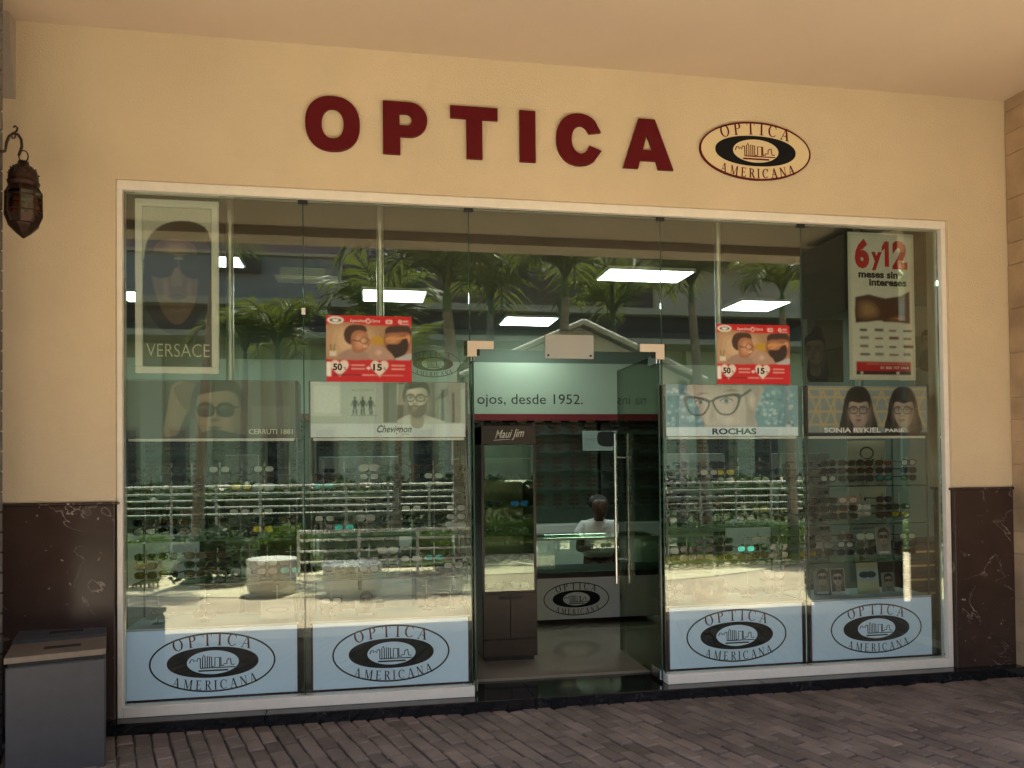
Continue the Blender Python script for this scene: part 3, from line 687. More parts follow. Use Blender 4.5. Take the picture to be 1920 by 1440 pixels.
        if beard:
            s.blob([(cx-w_*.95, cz-.02*h), (cx-w_*.72, cz-.16*h), (cx-w_*.4+T, cz-.20*h), (cx+T, cz-.17*h), (cx+w_*.4+T, cz-.2*h), (cx+w_*.75, cz-.14*h), (cx+w_*.96, cz+.0*h), (cx+w_*.78, cz-.42*h), (cx+w_*.25, cz-.60*h), (cx-w_*.25, cz-.60*h), (cx-w_*.72, cz-.42*h)], beard); s.tone(cx-w_*.3+T, cz-.40*h, w_*.3, h*.08, dk(beard, 2.2), .5)
        for sg_ in (-1, 1):
            ex = cx+sg_*w_*.44+T*.6
            s.tone(ex, cz+.09*h, w_*.34, h*.085, sk2, .75); s.blob([(ex-w_*.19, cz+.06*h), (ex, cz+.088*h), (ex+w_*.19, cz+.06*h), (ex, cz+.036*h)], (.40, .38, .36)); s.poly([ell(w_*.085, .028*h, 10, (ex, cz+.064*h))], (.02, .015, .01)); s.line([(ex-w_*.21, cz+.062*h), (ex, cz+.094*h), (ex+w_*.21, cz+.062*h)], .014*h, dk(hair, 1.2))
            s.line([(ex-w_*.30, cz+.155*h), (ex+sg_*w_*.05, cz+.188*h), (ex+w_*.28, cz+.155*h)], .022*h, hair)
        s.tone(cx+T, cz+.02*h, w_*.09, h*.13, hi, .75); s.tone(cx+w_*.17+T, cz-.02*h, w_*.10, h*.12, sk2, .7); s.tone(cx+T*1.1, cz-.135*h, w_*.22, h*.028, dk(skin, .3), .85)
        lp = lips or dk(skin, .5)
        s.blob([(cx-w_*.30+T, cz-.275*h), (cx-w_*.08+T, cz-.245*h), (cx+w_*.08+T, cz-.245*h), (cx+w_*.32+T, cz-.275*h), (cx+T, cz-.325*h)], lp); s.line([(cx-w_*.30+T, cz-.276*h), (cx+w_*.32+T, cz-.276*h)], .010*h, dk(lp, .3)); s.tone(cx+T, cz-.36*h, w_*.2, h*.02, sk2, .6)
        if gl:
            for sg_ in (-1, 1):
                ex = cx+sg_*w_*.46+T*.6
                if lens: s.poly([ell(w_*.39, .115*h, 18, (ex, cz+.05*h), 2.6)], lens); s.tone(ex-w_*.1, cz+.10*h, w_*.2, h*.04, dk(lens, 5), .4)
                s.poly([ell(w_*.43, .13*h, 22, (ex, cz+.05*h), 2.6), ell(w_*.345, .092*h, 22, (ex, cz+.045*h), 2.6)], gl)
            s.line([(cx-w_*.08+T*.6, cz+.09*h), (cx+w_*.08+T*.6, cz+.09*h)], .032*h, gl)
            for sg_ in (-1, 1): s.line([(cx+sg_*w_*.86+T*.6, cz+.10*h), (cx+sg_*w_*1.03, cz+.10*h)], .03*h, gl)
        if fringe:
            s.blob([(cx-w_*1.06, cz+.08*h), (cx-w_*.92, cz+.30*h), (cx-w_*.3, cz+.37*h), (cx+w_*.5, cz+.40*h), (cx+w_*.95, cz+.30*h), (cx+w_*1.08, cz+.10*h), (cx+w_*1.14, cz+.42*h), (cx+w_*.5, cz+.67*h), (cx-w_*.5, cz+.65*h), (cx-w_*1.14, cz+.42*h)], hair); s.tone(cx-w_*.4, cz+.54*h, w_*.45, h*.05, hl, .5, .2)
        return s

# ------------------------------------------------------------------ window showcases
BAYS = [(-1.418, -0.430), (-0.356, 0.616), (1.940, 2.908), (2.966, 3.900)]
WHO = ['leftmost showcase', 'showcase left of the doorway', 'showcase right of the doorway', 'rightmost showcase']
PIC = ['a man in sunglasses', 'a bearded man in glasses', 'eyes in glasses', 'two dark haired women']
SH = [0.566, 0.81, 1.075, 1.34]
HD = []
for i, (x0, x1) in enumerate(BAYS):
    t = thing('showcase', 'glass shelved %s under a picture of %s' % (WHO[i], PIC[i][2:] if PIC[i].startswith('a ') else PIC[i]), 'showcase', ((x0+x1)/2, .3, .1), 'window showcases behind the glass')
    MB().box(x0, x1, .150, .55, .105, .555, .003).build('base', 'burgundy', t)
    MB().box(x0-.004, x1+.004, .145, .555, .5555, .5655, .002).build('deck', 'panel_white', t)
    lpn = MB().box(x0+.012, x1-.008, .138, .1495, .150, .553, .001).build('logo_panel', 'panel_blue_glow', t)
    cw = (x0+x1)/2; lw = .72 if i < 3 else .70
    logo(lpn, (cw+(.03 if i == 3 else .0), .352), lw/2, .1375, 'sign_black', 'sign_red', 'sign_black', 'sign_black', 'sign_black')
    for u in (.04, .35, .65, .96): MB().lathe([(.0, .0), (.006, 0)], (0, 0, 0), 8) if False else MB().box(x0+u*(x1-x0)-.004, x0+u*(x1-x0)+.004, .136, .15, .134, .142, .002).build('screw', 'steel', t)
    for k, z in enumerate(SH[1:]):
        MB().box(x0+.012, x1-.012, .17, .53, z-.004, z+.004).build('shelf', 'shelf_glass', t)
        MB().box(x0+.012, x1-.012, .1665, .1698, z-.0045, z+.0045).build('shelf_edge', 'glass_edge', t)
    for (px_, py_) in ((x0+.006, .162), (x1-.006, .162), (x0+.006, .54), (x1-.006, .54)):
        MB().box(px_-.005, px_+.005, py_-.005, py_+.005, .5657, 1.689).build('post', 'post_grey', t)
    if i in (1, 2):
        xs_ = x1+.001 if i == 1 else x0-.001
        MB().box(xs_-.003, xs_+.003, .18, .535, .567, 1.688).build('side_pane', 'shelf_glass', t)
    MB().box(x0-.006, x1+.006, .150, .36, 1.69, 2.04, .003).build('header_box', 'burgundy', t)
    hb = MB().box(x0+.006, x1-.012, .1405, .1498, 1.692, 2.036, .001).build('picture', ['brown_laminate', 'print_white', 'print_white', 'brown_laminate'][i], t)
    HD.append((hb, x0+.006, x1-x0-.018))
    MB().box(x0+.02, x1-.02, .152, .18, 1.672, 1.6885).build('lamp_rail', 'print_white', t)
    pole_x = [-0.845, .08, 2.40, 3.47][i]
    MB().tube([(pole_x, .30, 2.041), (pole_x, .30, IC)], .024, 14).build('pole', 'chrome_pole', t)
    MB().lathe([(.05, 0), (.05, -.03), (.026, -.045)], (pole_x, .30, IC-.001), 16).build('pole_collar', 'chrome_pole', t)
H_ = .344
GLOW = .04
# 1 sepia portrait
hb, hx, W = HD[0]; A = Art(hb, hx, 1.692, .1403, W, H_)
A.rect(0, W, 0, H_, (.055, .058, .042)).rect(.60*W, W, .0, H_, (.085, .07, .045)).rect(.74*W, .97*W, .05, .19, (.12, .105, .075))
A.blob([(.22*W, .02), (.24*W, .16), (.27*W, .31), (.33*W, .335), (.40*W, .30), (.38*W, .2), (.33*W, .1), (.30*W, .02)], (.20, .15, .09))
A.blob([(.28*W, .30), (.32*W, .2), (.38*W, .16), (.42*W, .25), (.39*W, .33)], (.13, .09, .05))
A.face(.535*W, .15, .33, (.21, .155, .095), (.03, .022, .015), (.012, .012, .01), lens=(.03, .027, .02), turn=-.15)
A.blob([(.42*W, .0), (.50*W, .05), (.62*W, .03), (.72*W, .0)], (.035, .03, .025))
A.text('CERRUTI 1881', .72*W, .022, .042, (.55, .52, .40), width=.265*W, bold=.0006); A.done()
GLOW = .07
# 2 bearded man
hb, hx, W = HD[1]; A = Art(hb, hx, 1.692, .1403, W, H_)
A.rect(0, W, 0, H_, (.33, .35, .27)).rect(0, W, 0, .085, (.47, .50, .44)).rect(.0, .19*W, .13, H_, (.43, .44, .36)).rect(.02*W, .18*W, .15, .32, (.50, .51, .42))
A.rect(.46*W, .80*W, .09, H_, (.11, .105, .075)).rect(.80*W, .97*W, .09, H_, (.20, .21, .16)).rect(.84*W, .86*W, .09, .30, (.08, .08, .06)).rect(.91*W, .93*W, .09, .28, (.08, .08, .06)).rect(.55*W, .60*W, .20, .33, (.26, .25, .19))
for k in range(3):
    u = (.28+.05*k)*W
    A.poly([ell(.007, .011, 12, (u, .242))], 'print_black').blob([(u-.012, .228), (u+.012, .228), (u+.010, .19), (u-.010, .19)], 'print_black')
    A.line([(u-.006, .19), (u-.011+.004*k, .14)], .008, 'print_black').line([(u+.005, .19), (u+.010, .14)], .008, 'print_black').line([(u-.012, .225), (u-.024, .195)], .005, 'print_black').line([(u+.012, .225), (u+.024, .19)], .005, 'print_black')
A.line([(.25*W, .135), (.42*W, .135)], .004, 'print_black').text('ACCOUNTS', .26*W, .285, .022, (.14, .14, .11), width=.14*W)
A.blob([(.56*W, .088), (.60*W, .13), (.68*W, .15), (.76*W, .13), (.86*W, .088)], (.42, .40, .31))
A.face(.68*W, .235, .185, (.42, .36, .26), (.035, .028, .02), (.02, .018, .015), beard=(.10, .075, .05), turn=-.2)
A.text('Chevignon', .42*W, .03, .062, 'print_black', width=.225*W, shear=.35, bold=.0012).text('EYEWEAR', .58*W, .013, .014, 'print_black', width=.05*W); A.done()
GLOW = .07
# 3 close view of eyes
hb, hx, W = HD[2]; A = Art(hb, hx, 1.692, .1403, W, H_)
A.rect(0, W, 0, H_, (.11, .20, .23)); random.seed(11)
for k in range(260):
    u, v = random.uniform(.01, .97)*W, random.uniform(.06, .325); q = random.uniform(.012, .022); a = random.uniform(-.6, .6); c_ = random.choice([(.10, .21, .25), (.15, .26, .29), (.24, .34, .36), (.07, .14, .17), (.30, .36, .36), (.36, .40, .39)])
    if .26*W < u < .66*W and v > .07: continue
    A.poly([[(min(max(u+q*cos(a+pi/4+j*pi/2), .002), W-.002), min(max(v+q*.8*sin(a+pi/4+j*pi/2), .002), H_-.002)) for j in range(4)]], c_)
A.soft([(.17*W, H_-.002), (.20*W, .25), (.24*W, .19), (.255*W, .13), (.285*W, .085), (.31*W, .05), (.66*W, .05), (.665*W, .13), (.68*W, .2), (.71*W, .27), (.70*W, H_-.002)], (.34, .26, .22), (.47, .37, .315), 6, (-.08, -.02), .4)
A.soft([(.58*W, H_-.003), (.60*W, .2), (.60*W, .06), (.66*W, .06), (.665*W, .14), (.69*W, .22), (.70*W, H_-.003)], (.30, .225, .185), (.26, .19, .16), 3).soft([(.62*W, .20), (.61*W, .27), (.65*W, .30), (.68*W, .25), (.66*W, .17)], (.36, .27, .22), (.48, .38, .31), 3).blob([(.27*W, .16), (.30*W, .20), (.33*W, .15), (.32*W, .09), (.29*W, .08)], (.46, .37, .31))
A.soft([(.33*W, .22), (.36*W, .24), (.38*W, .12), (.34*W, .075), (.31*W, .09)], (.42, .33, .28), (.33, .25, .21), 4).soft([(.40*W, .12), (.5*W, .14), (.55*W, .09), (.45*W, .065)], (.45, .355, .30), (.54, .44, .38), 4).soft([(.20*W, .262), (.24*W, .295), (.31*W, .295), (.34*W, .280), (.28*W, .283)], (.36, .28, .235), (.17, .12, .10), 3).soft([(.40*W, .290), (.46*W, .322), (.54*W, .318), (.57*W, .295), (.48*W, .303)], (.36, .28, .235), (.17, .12, .10), 3)
for (ex, ez, s_) in ((.255*W, .225, 1.0), (.45*W, .235, 1.05)):
    A.blob([(ex-.042*s_, ez), (ex, ez+.022*s_), (ex+.042*s_, ez), (ex, ez-.018*s_)], (.47, .44, .41)).poly([ell(.017*s_, .017*s_, 14, (ex, ez+.003))], (.13, .14, .13)).poly([ell(.008*s_, .008*s_, 10, (ex, ez+.003))], (.03, .03, .03)).line([(ex-.040*s_, ez-.003), (ex, ez-.021*s_), (ex+.040*s_, ez-.002)], .004, (.25, .18, .15)).line([(ex-.046*s_, ez), (ex, ez+.026*s_), (ex+.046*s_, ez+.004)], .007, (.03, .02, .02))
A.poly([smooth([(.235*W-.098, .262), (.235*W-.02, .266), (.235*W+.075, .245), (.235*W+.083, .20), (.235*W+.04, .142), (.235*W-.03, .137), (.235*W-.078, .18)], 5), smooth([(.235*W-.074, .243), (.235*W-.02, .25), (.235*W+.064, .232), (.235*W+.070, .20), (.235*W+.034, .151), (.235*W-.026, .146), (.235*W-.064, .184)], 5)], (.022, .016, .02)).poly([smooth([(.445*W+.108, .28), (.445*W+.02, .282), (.445*W-.085, .255), (.445*W-.092, .21), (.445*W-.045, .148), (.445*W+.035, .143), (.445*W+.088, .19)], 5), smooth([(.445*W+.083, .26), (.445*W+.02, .266), (.445*W-.072, .242), (.445*W-.079, .21), (.445*W-.038, .157), (.445*W+.031, .152), (.445*W+.073, .194)], 5)], (.022, .016, .02)).line([(.32*W, .232), (.35*W, .238)], .013, (.03, .022, .03)).line([(.54*W, .255), (.60*W, .29), (.64*W, .315)], .016, (.03, .022, .03))
A.rect(0, W, 0, .060, (.50, .55, .55)).text('ROCHAS', .34*W, .012, .055, 'print_black', width=.335*W, bold=.002); A.done()
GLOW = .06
# 4 two dark haired women
hb, hx, W = HD[3]; A = Art(hb, hx, 1.692, .1403, W, H_)
A.rect(0, W, 0, H_, (.16, .185, .17))
gold = (.33, .235, .10)
for k in range(8):
    u = .005+k*.112
    A.line([(u, .06), (u+.11, .31)], .012, gold).line([(u+.11, .06), (u, .31)], .012, gold)
for v in (.075, .165, .265, .325): A.line([(0.002, v), (W-.002, v)], .014, gold)
for u in (.10, .22, .74, .93): A.line([(u*W, .02), (u*W, .33)], .010, gold)
for c_, tn in ((.42, -.05), (.80, -.15)):
    cx = c_*W
    A.blob([(cx-.135, .02), (cx-.125, .16), (cx-.10, .27), (cx-.05, .335), (cx+.04, .338), (cx+.09, .28), (cx+.115, .16), (cx+.13, .02)], (.016, .012, .011))
    A.face(cx, .165, .21, (.30, .215, .165), (.016, .012, .011), (.04, .03, .03), turn=tn, back=False, lips=(.20, .06, .05))
    A.blob([(cx-.085, .17), (cx-.07, .235), (cx, .225), (cx+.07, .235), (cx+.085, .17), (cx+.075, .29), (cx, .32), (cx-.075, .29)], (.016, .012, .011))
    A.blob([(cx-.03, .0), (cx-.02, .05), (cx+.02, .05), (cx+.03, .0)], (.40, .31, .25))
A.rect(0, W, 0, .022, (.02, .016, .014))
A.text('SONIA RYKIEL', .13*W, .022, .046, (.62, .60, .55), width=.47*W, bold=.0012).text('PARIS', .64*W, .024, .032, (.62, .60, .55), width=.155*W, bold=.001); A.done()

GLOW = 0.0
# ------------------------------------------------------------------ sunglasses on their stands
def specs():
    fr = MB(); lens = []
    for sg_ in (-1, 1):
        cx = sg_*.034
        o = ell(.031, .0225, 14, (cx, 0), 2.8); n_in = ell(.0255, .0175, 14, (cx, 0), 2.8); fr.prism([o, n_in], -.0035, .0045)
        lens.append(MB().prism([ell(.0262, .0182, 14, (cx, 0), 2.8)], -.0012, .0016))
        fr.box(cx+sg_*.028, cx+sg_*.0335, -.002, .115, .006, .013)
        fr.box(min(cx+sg_*.029, cx+sg_*.033), max(cx+sg_*.029, cx+sg_*.033), .1152, .132, -.012, .012)
    fr.box(-.006, .006, -.003, .001, .004, .011)
    return fr, lens
frm, lns = specs()
FM = {c: frm.mesh('sunglasses', m_) for c, m_ in (('black', mat('frame_black', (.012, .011, .011), .25).name), ('tortoise', mat('frame_tortoise', (.06, .028, .015), .25).name), ('red', mat('frame_red', (.35, .02, .02), .25).name), ('clear', mat('frame_clear', (.45, .45, .42), .2).name))}
LM = {}
for c, col, r_, mt in (('dark', (.012, .012, .014), .06, 0), ('brown', (.05, .025, .012), .06, 0), ('blue mirrored', (.015, .13, .5), .15, .8), ('green mirrored', (.02, .30, .18), .15, .8), ('teal mirrored', (.04, .33, .34), .15, .8), ('yellow mirrored', (.45, .34, .04), .15, .8), ('clear', (.42, .45, .42), .05, 0)):
    LM[c] = [l.mesh('lens', mat('lens_'+c.replace(' ', '_'), col, r_, metal=mt).name) for l in lns]
NUM = ['first', 'second', 'third', 'fourth', 'fifth', 'sixth', 'seventh', 'eighth', 'ninth']
ROW3 = ['lowest', 'middle', 'top']; SHN = ['bottom deck', 'lower shelf', 'middle shelf', 'upper shelf']
rodm = MB().box(-.004, .004, .004, .010, .0, .20).box(-.03, .03, -.02, .04, .0, .004).box(-.03, .03, .0, .004, .052, .055).box(-.03, .03, .0, .004, .107, .110).box(-.03, .03, .0, .004, .162, .165).mesh('eyewear_stand', mat('stand_acrylic', (.33, .36, .33), .2).name)
# columns: (fraction along the showcase, number of pairs)
LAY = {0: {0: [(.15, 1), (.42, 1), (.85, 1)], 1: [(.12, 2), (.33, 1), (.52, 2), (.78, 1)], 2: [(.16, 3), (.31, 2), (.54, 3), (.72, 3), (.9, 2)], 3: [(.12, 2), (.34, 3), (.56, 3), (.74, 3), (.90, 3)]},
       1: {0: [(.12, 2), (.34, 1), (.74, 2), (.90, 2)], 1: [(.14, 2), (.43, 2), (.60, 1), (.88, 2)], 2: [(.13, 3), (.30, 3), (.48, 3), (.66, 2), (.84, 3)], 3: [(.10, 3), (.27, 3), (.46, 3), (.70, 3), (.88, 2)]},
       2: {0: [(.10, 2), (.46, 2), (.68, 1), (.88, 3)], 1: [(.22, 3), (.42, 1), (.62, 3), (.82, 3)], 2: [(.14, 3), (.34, 3), (.52, 2), (.72, 3), (.90, 3)], 3: [(.08, 3), (.28, 3), (.48, 2), (.68, 3), (.88, 3)]},
       3: {0: [], 1: [(.09, 2), (.28, 1), (.47, 3), (.80, 3)], 2: [(.09, 3), (.27, 1), (.49, 3), (.67, 3), (.86, 3)], 3: [(.09, 3), (.29, 3), (.49, 3), (.67, 3), (.86, 3)]}}
SPEC_L = {}
random.seed(77)
for b in range(4):
    for s_ in range(1, 4):
        m_ = 7 if b < 3 else 6
        LAY[b][s_] = [((k+.5)/m_+random.uniform(-.012, .012), random.choice([3, 3, 3, 2])) for k in range(m_)]
        for q in range(1): SPEC_L[(b, s_, random.randrange(m_), random.randrange(2))] = random.choice(['teal mirrored', 'teal mirrored', 'green mirrored', 'blue mirrored', 'yellow mirrored'])
random.seed(21)
for b in range(4):
    x0, x1 = BAYS[b]
    for s_ in range(4):
        cols = LAY[b][s_]
        for ci_, (u, n) in enumerate(cols):
            X = x0+u*(x1-x0); Y = random.uniform(.27, .36); Z = SH[s_]+.0042 if s_ else SH[0]
            r_ = random.uniform(-.35, .1)
            wh = '%s stand, %s, %s' % (NUM[ci_], SHN[s_], WHO[b])
            o = bpy.data.objects.new('eyewear_stand', rodm); put(o); o.location = (X, Y, Z); o.rotation_euler.z = r_
            tag(o, 'clear eyewear display stand, ' + wh, 'stand', 'eyewear stands in the showcases')
            for k in range(n):
                lc_ = SPEC_L.get((b, s_, ci_, k)) or random.choice(['dark', 'dark', 'dark', 'dark', 'brown', 'clear'])
                fc = 'red' if (b, s_, ci_, k) == (3, 2, 2, 2) else ('clear' if lc_ == 'clear' and random.random() < .3 else random.choice(['black', 'black', 'black', 'tortoise']))
                g = bpy.data.objects.new('sunglasses', FM[fc]); put(g); g.location = (X+.012*sin(r_), Y-.012, Z+.0475+.055*k); g.rotation_euler = (random.uniform(-.04, .04), 0, r_+random.uniform(-.05, .05))
                nm = {'clear': 'clear lens'}.get(lc_, lc_+' lens'); pos = ROW3[k] if n == 3 else (['lower', 'upper'][k] if n == 2 else 'only')
                tag(g, '%s glasses, %s pair, %s' % (lc_, pos, wh), 'sunglasses', 'sunglasses in the showcases')
                for lm in LM[lc_]: put(bpy.data.objects.new('lens', lm), g)
# cards and booklets standing in the showcases
def card(px, py, y, w_, h_, lab, bgc, shapes, tilt=.12, cat='card'):
    p = at(px, py, y); t = thing('display_card', lab, cat, (p.x, y, p.z), 'counter cards in the showcases')
    t.rotation_euler.x = -tilt
    mb = MB().box(p.x-w_/2, p.x+w_/2, y-.001, y+.004, p.z, p.z+h_); mb.build('board', pm_(bgc), t)
    A = Art(t, p.x-w_/2, p.z, y-.0012, w_, h_); A.rect(-1, 2, -1, 2, bgc); shapes(A); A.done()
def c_face(A): A.rect(0, A.W, 0, A.H, (.22, .25, .23)); A.face(A.W*.55, A.H*.62, A.H*.5, (.30, .27, .23), (.02, .02, .02), (.01, .01, .01), lens=(.02, .02, .02)); A.rect(.02, A.W-.02, .01, .025, (.6, .62, .6))
def c_dark(A): A.rect(.004, A.W-.004, .03, A.H-.004, (.03, .03, .03)); A.face(A.W*.5, A.H*.62, A.H*.5, (.36, .33, .30), (.02, .02, .02), (.01, .01, .01), lens=(.015, .015, .015))
def c_logo(A):
    A.rect(0, A.W, .10, .20, (.35, .45, .48)); A.poly([ell(.04, .024, 20, (A.W*.34, .15))], (.03, .06, .08)); A.poly([ell(.04, .024, 20, (A.W*.66, .15))], (.03, .06, .08))
    A.poly([[(A.W*.2, .235), (A.W*.5, .265), (A.W*.2, .29)]], (.10, .13, .04))
def c_group(A):
    A.rect(0, A.W, 0, A.H, (.14, .10, .08)); random.seed(5)
    for k in range(16): A.poly([ell(random.uniform(.012, .03), random.uniform(.015, .04), 10, (random.uniform(.03, A.W-.03), random.uniform(.03, A.H-.05)))], random.choice([(.33, .26, .2), (.05, .04, .04), (.45, .42, .38), (.22, .05, .05), (.5, .5, .46)]))
def c_white(A): A.rect(.01, A.W-.01, .01, A.H-.01, (.50, .49, .42)); A.poly([ell(A.W*.36, A.H*.14, 20, (A.W*.5, A.H*.55)), ell(A.W*.30, A.H*.10, 20, (A.W*.5, A.H*.55))], (.30, .29, .22))
card(1543, 1116, .30, .13, .19, 'grey card with a face in the bottom of the rightmost showcase', (.3, .33, .3), c_face)
card(1573, 1117, .28, .11, .19, 'black and white portrait card, second from left in the rightmost showcase', (.55, .57, .55), c_dark)
card(1630, 1117, .30, .17, .31, 'tall green and white card with two dark ovals in the rightmost showcase', (.40, .44, .30), c_logo)
card(1667, 1115, .34, .10, .16, 'small dark group photo card right of the tall green card', (.2, .2, .18), c_face)
card(1658, 1040, .30, .12, .20, 'portrait card of a man in dark glasses on the lower shelf, rightmost showcase', (.14, .16, .15), c_face)
card(1330, 1128, .30, .24, .16, 'wide group photo card standing in the showcase right of the doorway', (.3, .3, .27), c_group)
card(770, 1085, .33, .15, .17, 'white framed portrait card in the showcase left of the doorway', (.55, .57, .53), c_face)
card(685, 1157, .28, .13, .17, 'pale portrait card on the deck of the showcase left of the doorway', (.55, .54, .48), c_face)
card(520, 1165, .28, .20, .13, 'pale yellow card with an oval eye in the leftmost showcase', (.55, .53, .42), c_white)
card(1578, 977, .30, .13, .075, 'small gold box like card under the blue lenses, rightmost showcase', (.33, .26, .13), lambda A: A.rect(.03, A.W-.03, .035, .04, (.15, .11, .05)))
# white art board behind the shelves of the rightmost bay
p0 = at(1592, 995, .56); p1 = at(1660, 826, .56)
t = thing('art_board', 'tall white board with sketched shapes behind the rightmost shelves', 'board', (p0.x, .57, p0.z))
MB().box(p0.x, p1.x, .5605, .567, p0.z, p1.z).build('board', pm_((.50, .56, .48)), t)
A = Art(t, p0.x, p0.z, .5603, p1.x-p0.x, p1.z-p0.z); W = A.W; Hh = A.H
A.rect(-1, 2, -1, 2, (.50, .56, .48)).poly([ell(.06, .05, 20, (W*.5, Hh*.86)), ell(.048, .038, 20, (W*.5, Hh*.86))], 'print_black').blob([(W*.3, Hh*.8), (W*.5, Hh*.77), (W*.7, Hh*.8), (W*.6, Hh*.74), (W*.4, Hh*.74)], 'print_black')
for k in range(5): A.line([(W*(.25+.12*k), Hh*.75), (W*(.22+.12*k), Hh*.70)], .008, 'print_black')
A.line([(W*.35, Hh*.5), (W*.45, Hh*.62), (W*.5, Hh*.48)], .012, (.15, .2, .15)).rect(W*.1, W*.9, Hh*.02, Hh*.03, (.2, .25, .2)); A.done()

# ------------------------------------------------------------------ posters in the window
def quadp(a, b, Y): p, q = at(*a, Y), at(*b, Y); return min(p.x, q.x), max(p.x, q.x), min(p.z, q.z), max(p.z, q.z)
GLOW = .0
# framed fashion portrait
x0, x1, z0, z1 = quadp((254, 700), (410, 379), .15)
t = thing('framed_poster', 'white framed dark portrait poster hanging in the top left of the window', 'poster', ((x0+x1)/2, .16, z0))
fwid = .042
for nm, bx in (('frame', (x0, x1, z1-fwid, z1)), ('frame', (x0, x1, z0, z0+fwid)), ('frame', (x0, x0+fwid, z0+fwid, z1-fwid)), ('frame', (x1-fwid, x1, z0+fwid, z1-fwid))):
    MB().box(bx[0], bx[1], .140, .165, bx[2], bx[3], .004).build(nm, mat('poster_frame', (.92, .92, .86), .4).name, t)
MB().box(x0+.01, x1-.01, .155, .163, z0+.01, z1-.01).build('backing', 'print_black', t)
ux, uz = x0+fwid, z0+fwid; W = x1-x0-2*fwid; H = z1-z0-2*fwid; A = Art(t, ux, uz, .1545, W, H)
A.rect(0, W, 0, H, (.05, .06, .05)).rect(0, W, H*.45, H, (.66, .67, .60))
A.blob([(0.002, H*.60), (.03, H*.80), (W*.35, H*.90), (W*.75, H*.91), (W-.003, H*.80), (W-.003, H*.35), (W*.8, H*.2), (W*.3, H*.22), (0.002, H*.4)], (.018, .015, .014))
A.blob([(W*.12, H*.62), (W*.2, H*.77), (W*.5, H*.80), (W*.75, H*.76), (W*.8, H*.6), (W*.75, H*.4), (W*.55, H*.27), (W*.35, H*.3), (W*.18, H*.45)], (.15, .095, .06)).soft([(W*.2, H*.70), (W*.3, H*.78), (W*.6, H*.79), (W*.75, H*.72), (W*.5, H*.70)], (.15, .095, .06), (.30, .20, .13), 4).soft([(W*.25, H*.55), (W*.35, H*.58), (W*.40, H*.45), (W*.30, H*.40)], (.15, .095, .06), (.24, .16, .10), 4).soft([(W*.62, H*.55), (W*.72, H*.57), (W*.72, H*.43), (W*.62, H*.42)], (.15, .095, .06), (.21, .14, .09), 4)
A.blob([(W*.02, H*.68), (W*.25, H*.71), (W*.48, H*.69), (W*.48, H*.60), (W*.3, H*.555), (W*.06, H*.58)], (.018, .017, .017)).blob([(W*.55, H*.69), (W*.8, H*.71), (W*.97, H*.67), (W*.93, H*.57), (W*.7, H*.555), (W*.55, H*.60)], (.018, .017, .017)).line([(W*.45, H*.68), (W*.58, H*.68)], .012, (.25, .23, .2))
A.blob([(W*.44, H*.60), (W*.5, H*.62), (W*.56, H*.52), (W*.5, H*.505), (W*.40, H*.515)], (.19, .135, .095)).blob([(W*.36, H*.44), (W*.5, H*.455), (W*.63, H*.44), (W*.5, H*.415)], (.07, .035, .028))
A.line([(W*.40, H*.36), (W*.5, H*.345), (W*.62, H*.36)], .006, (.20, .16, .12))
A.text('VERSACE', W*.045, H*.062, .115, (.62, .62, .54), width=W*.92, bold=-.001); A.done()
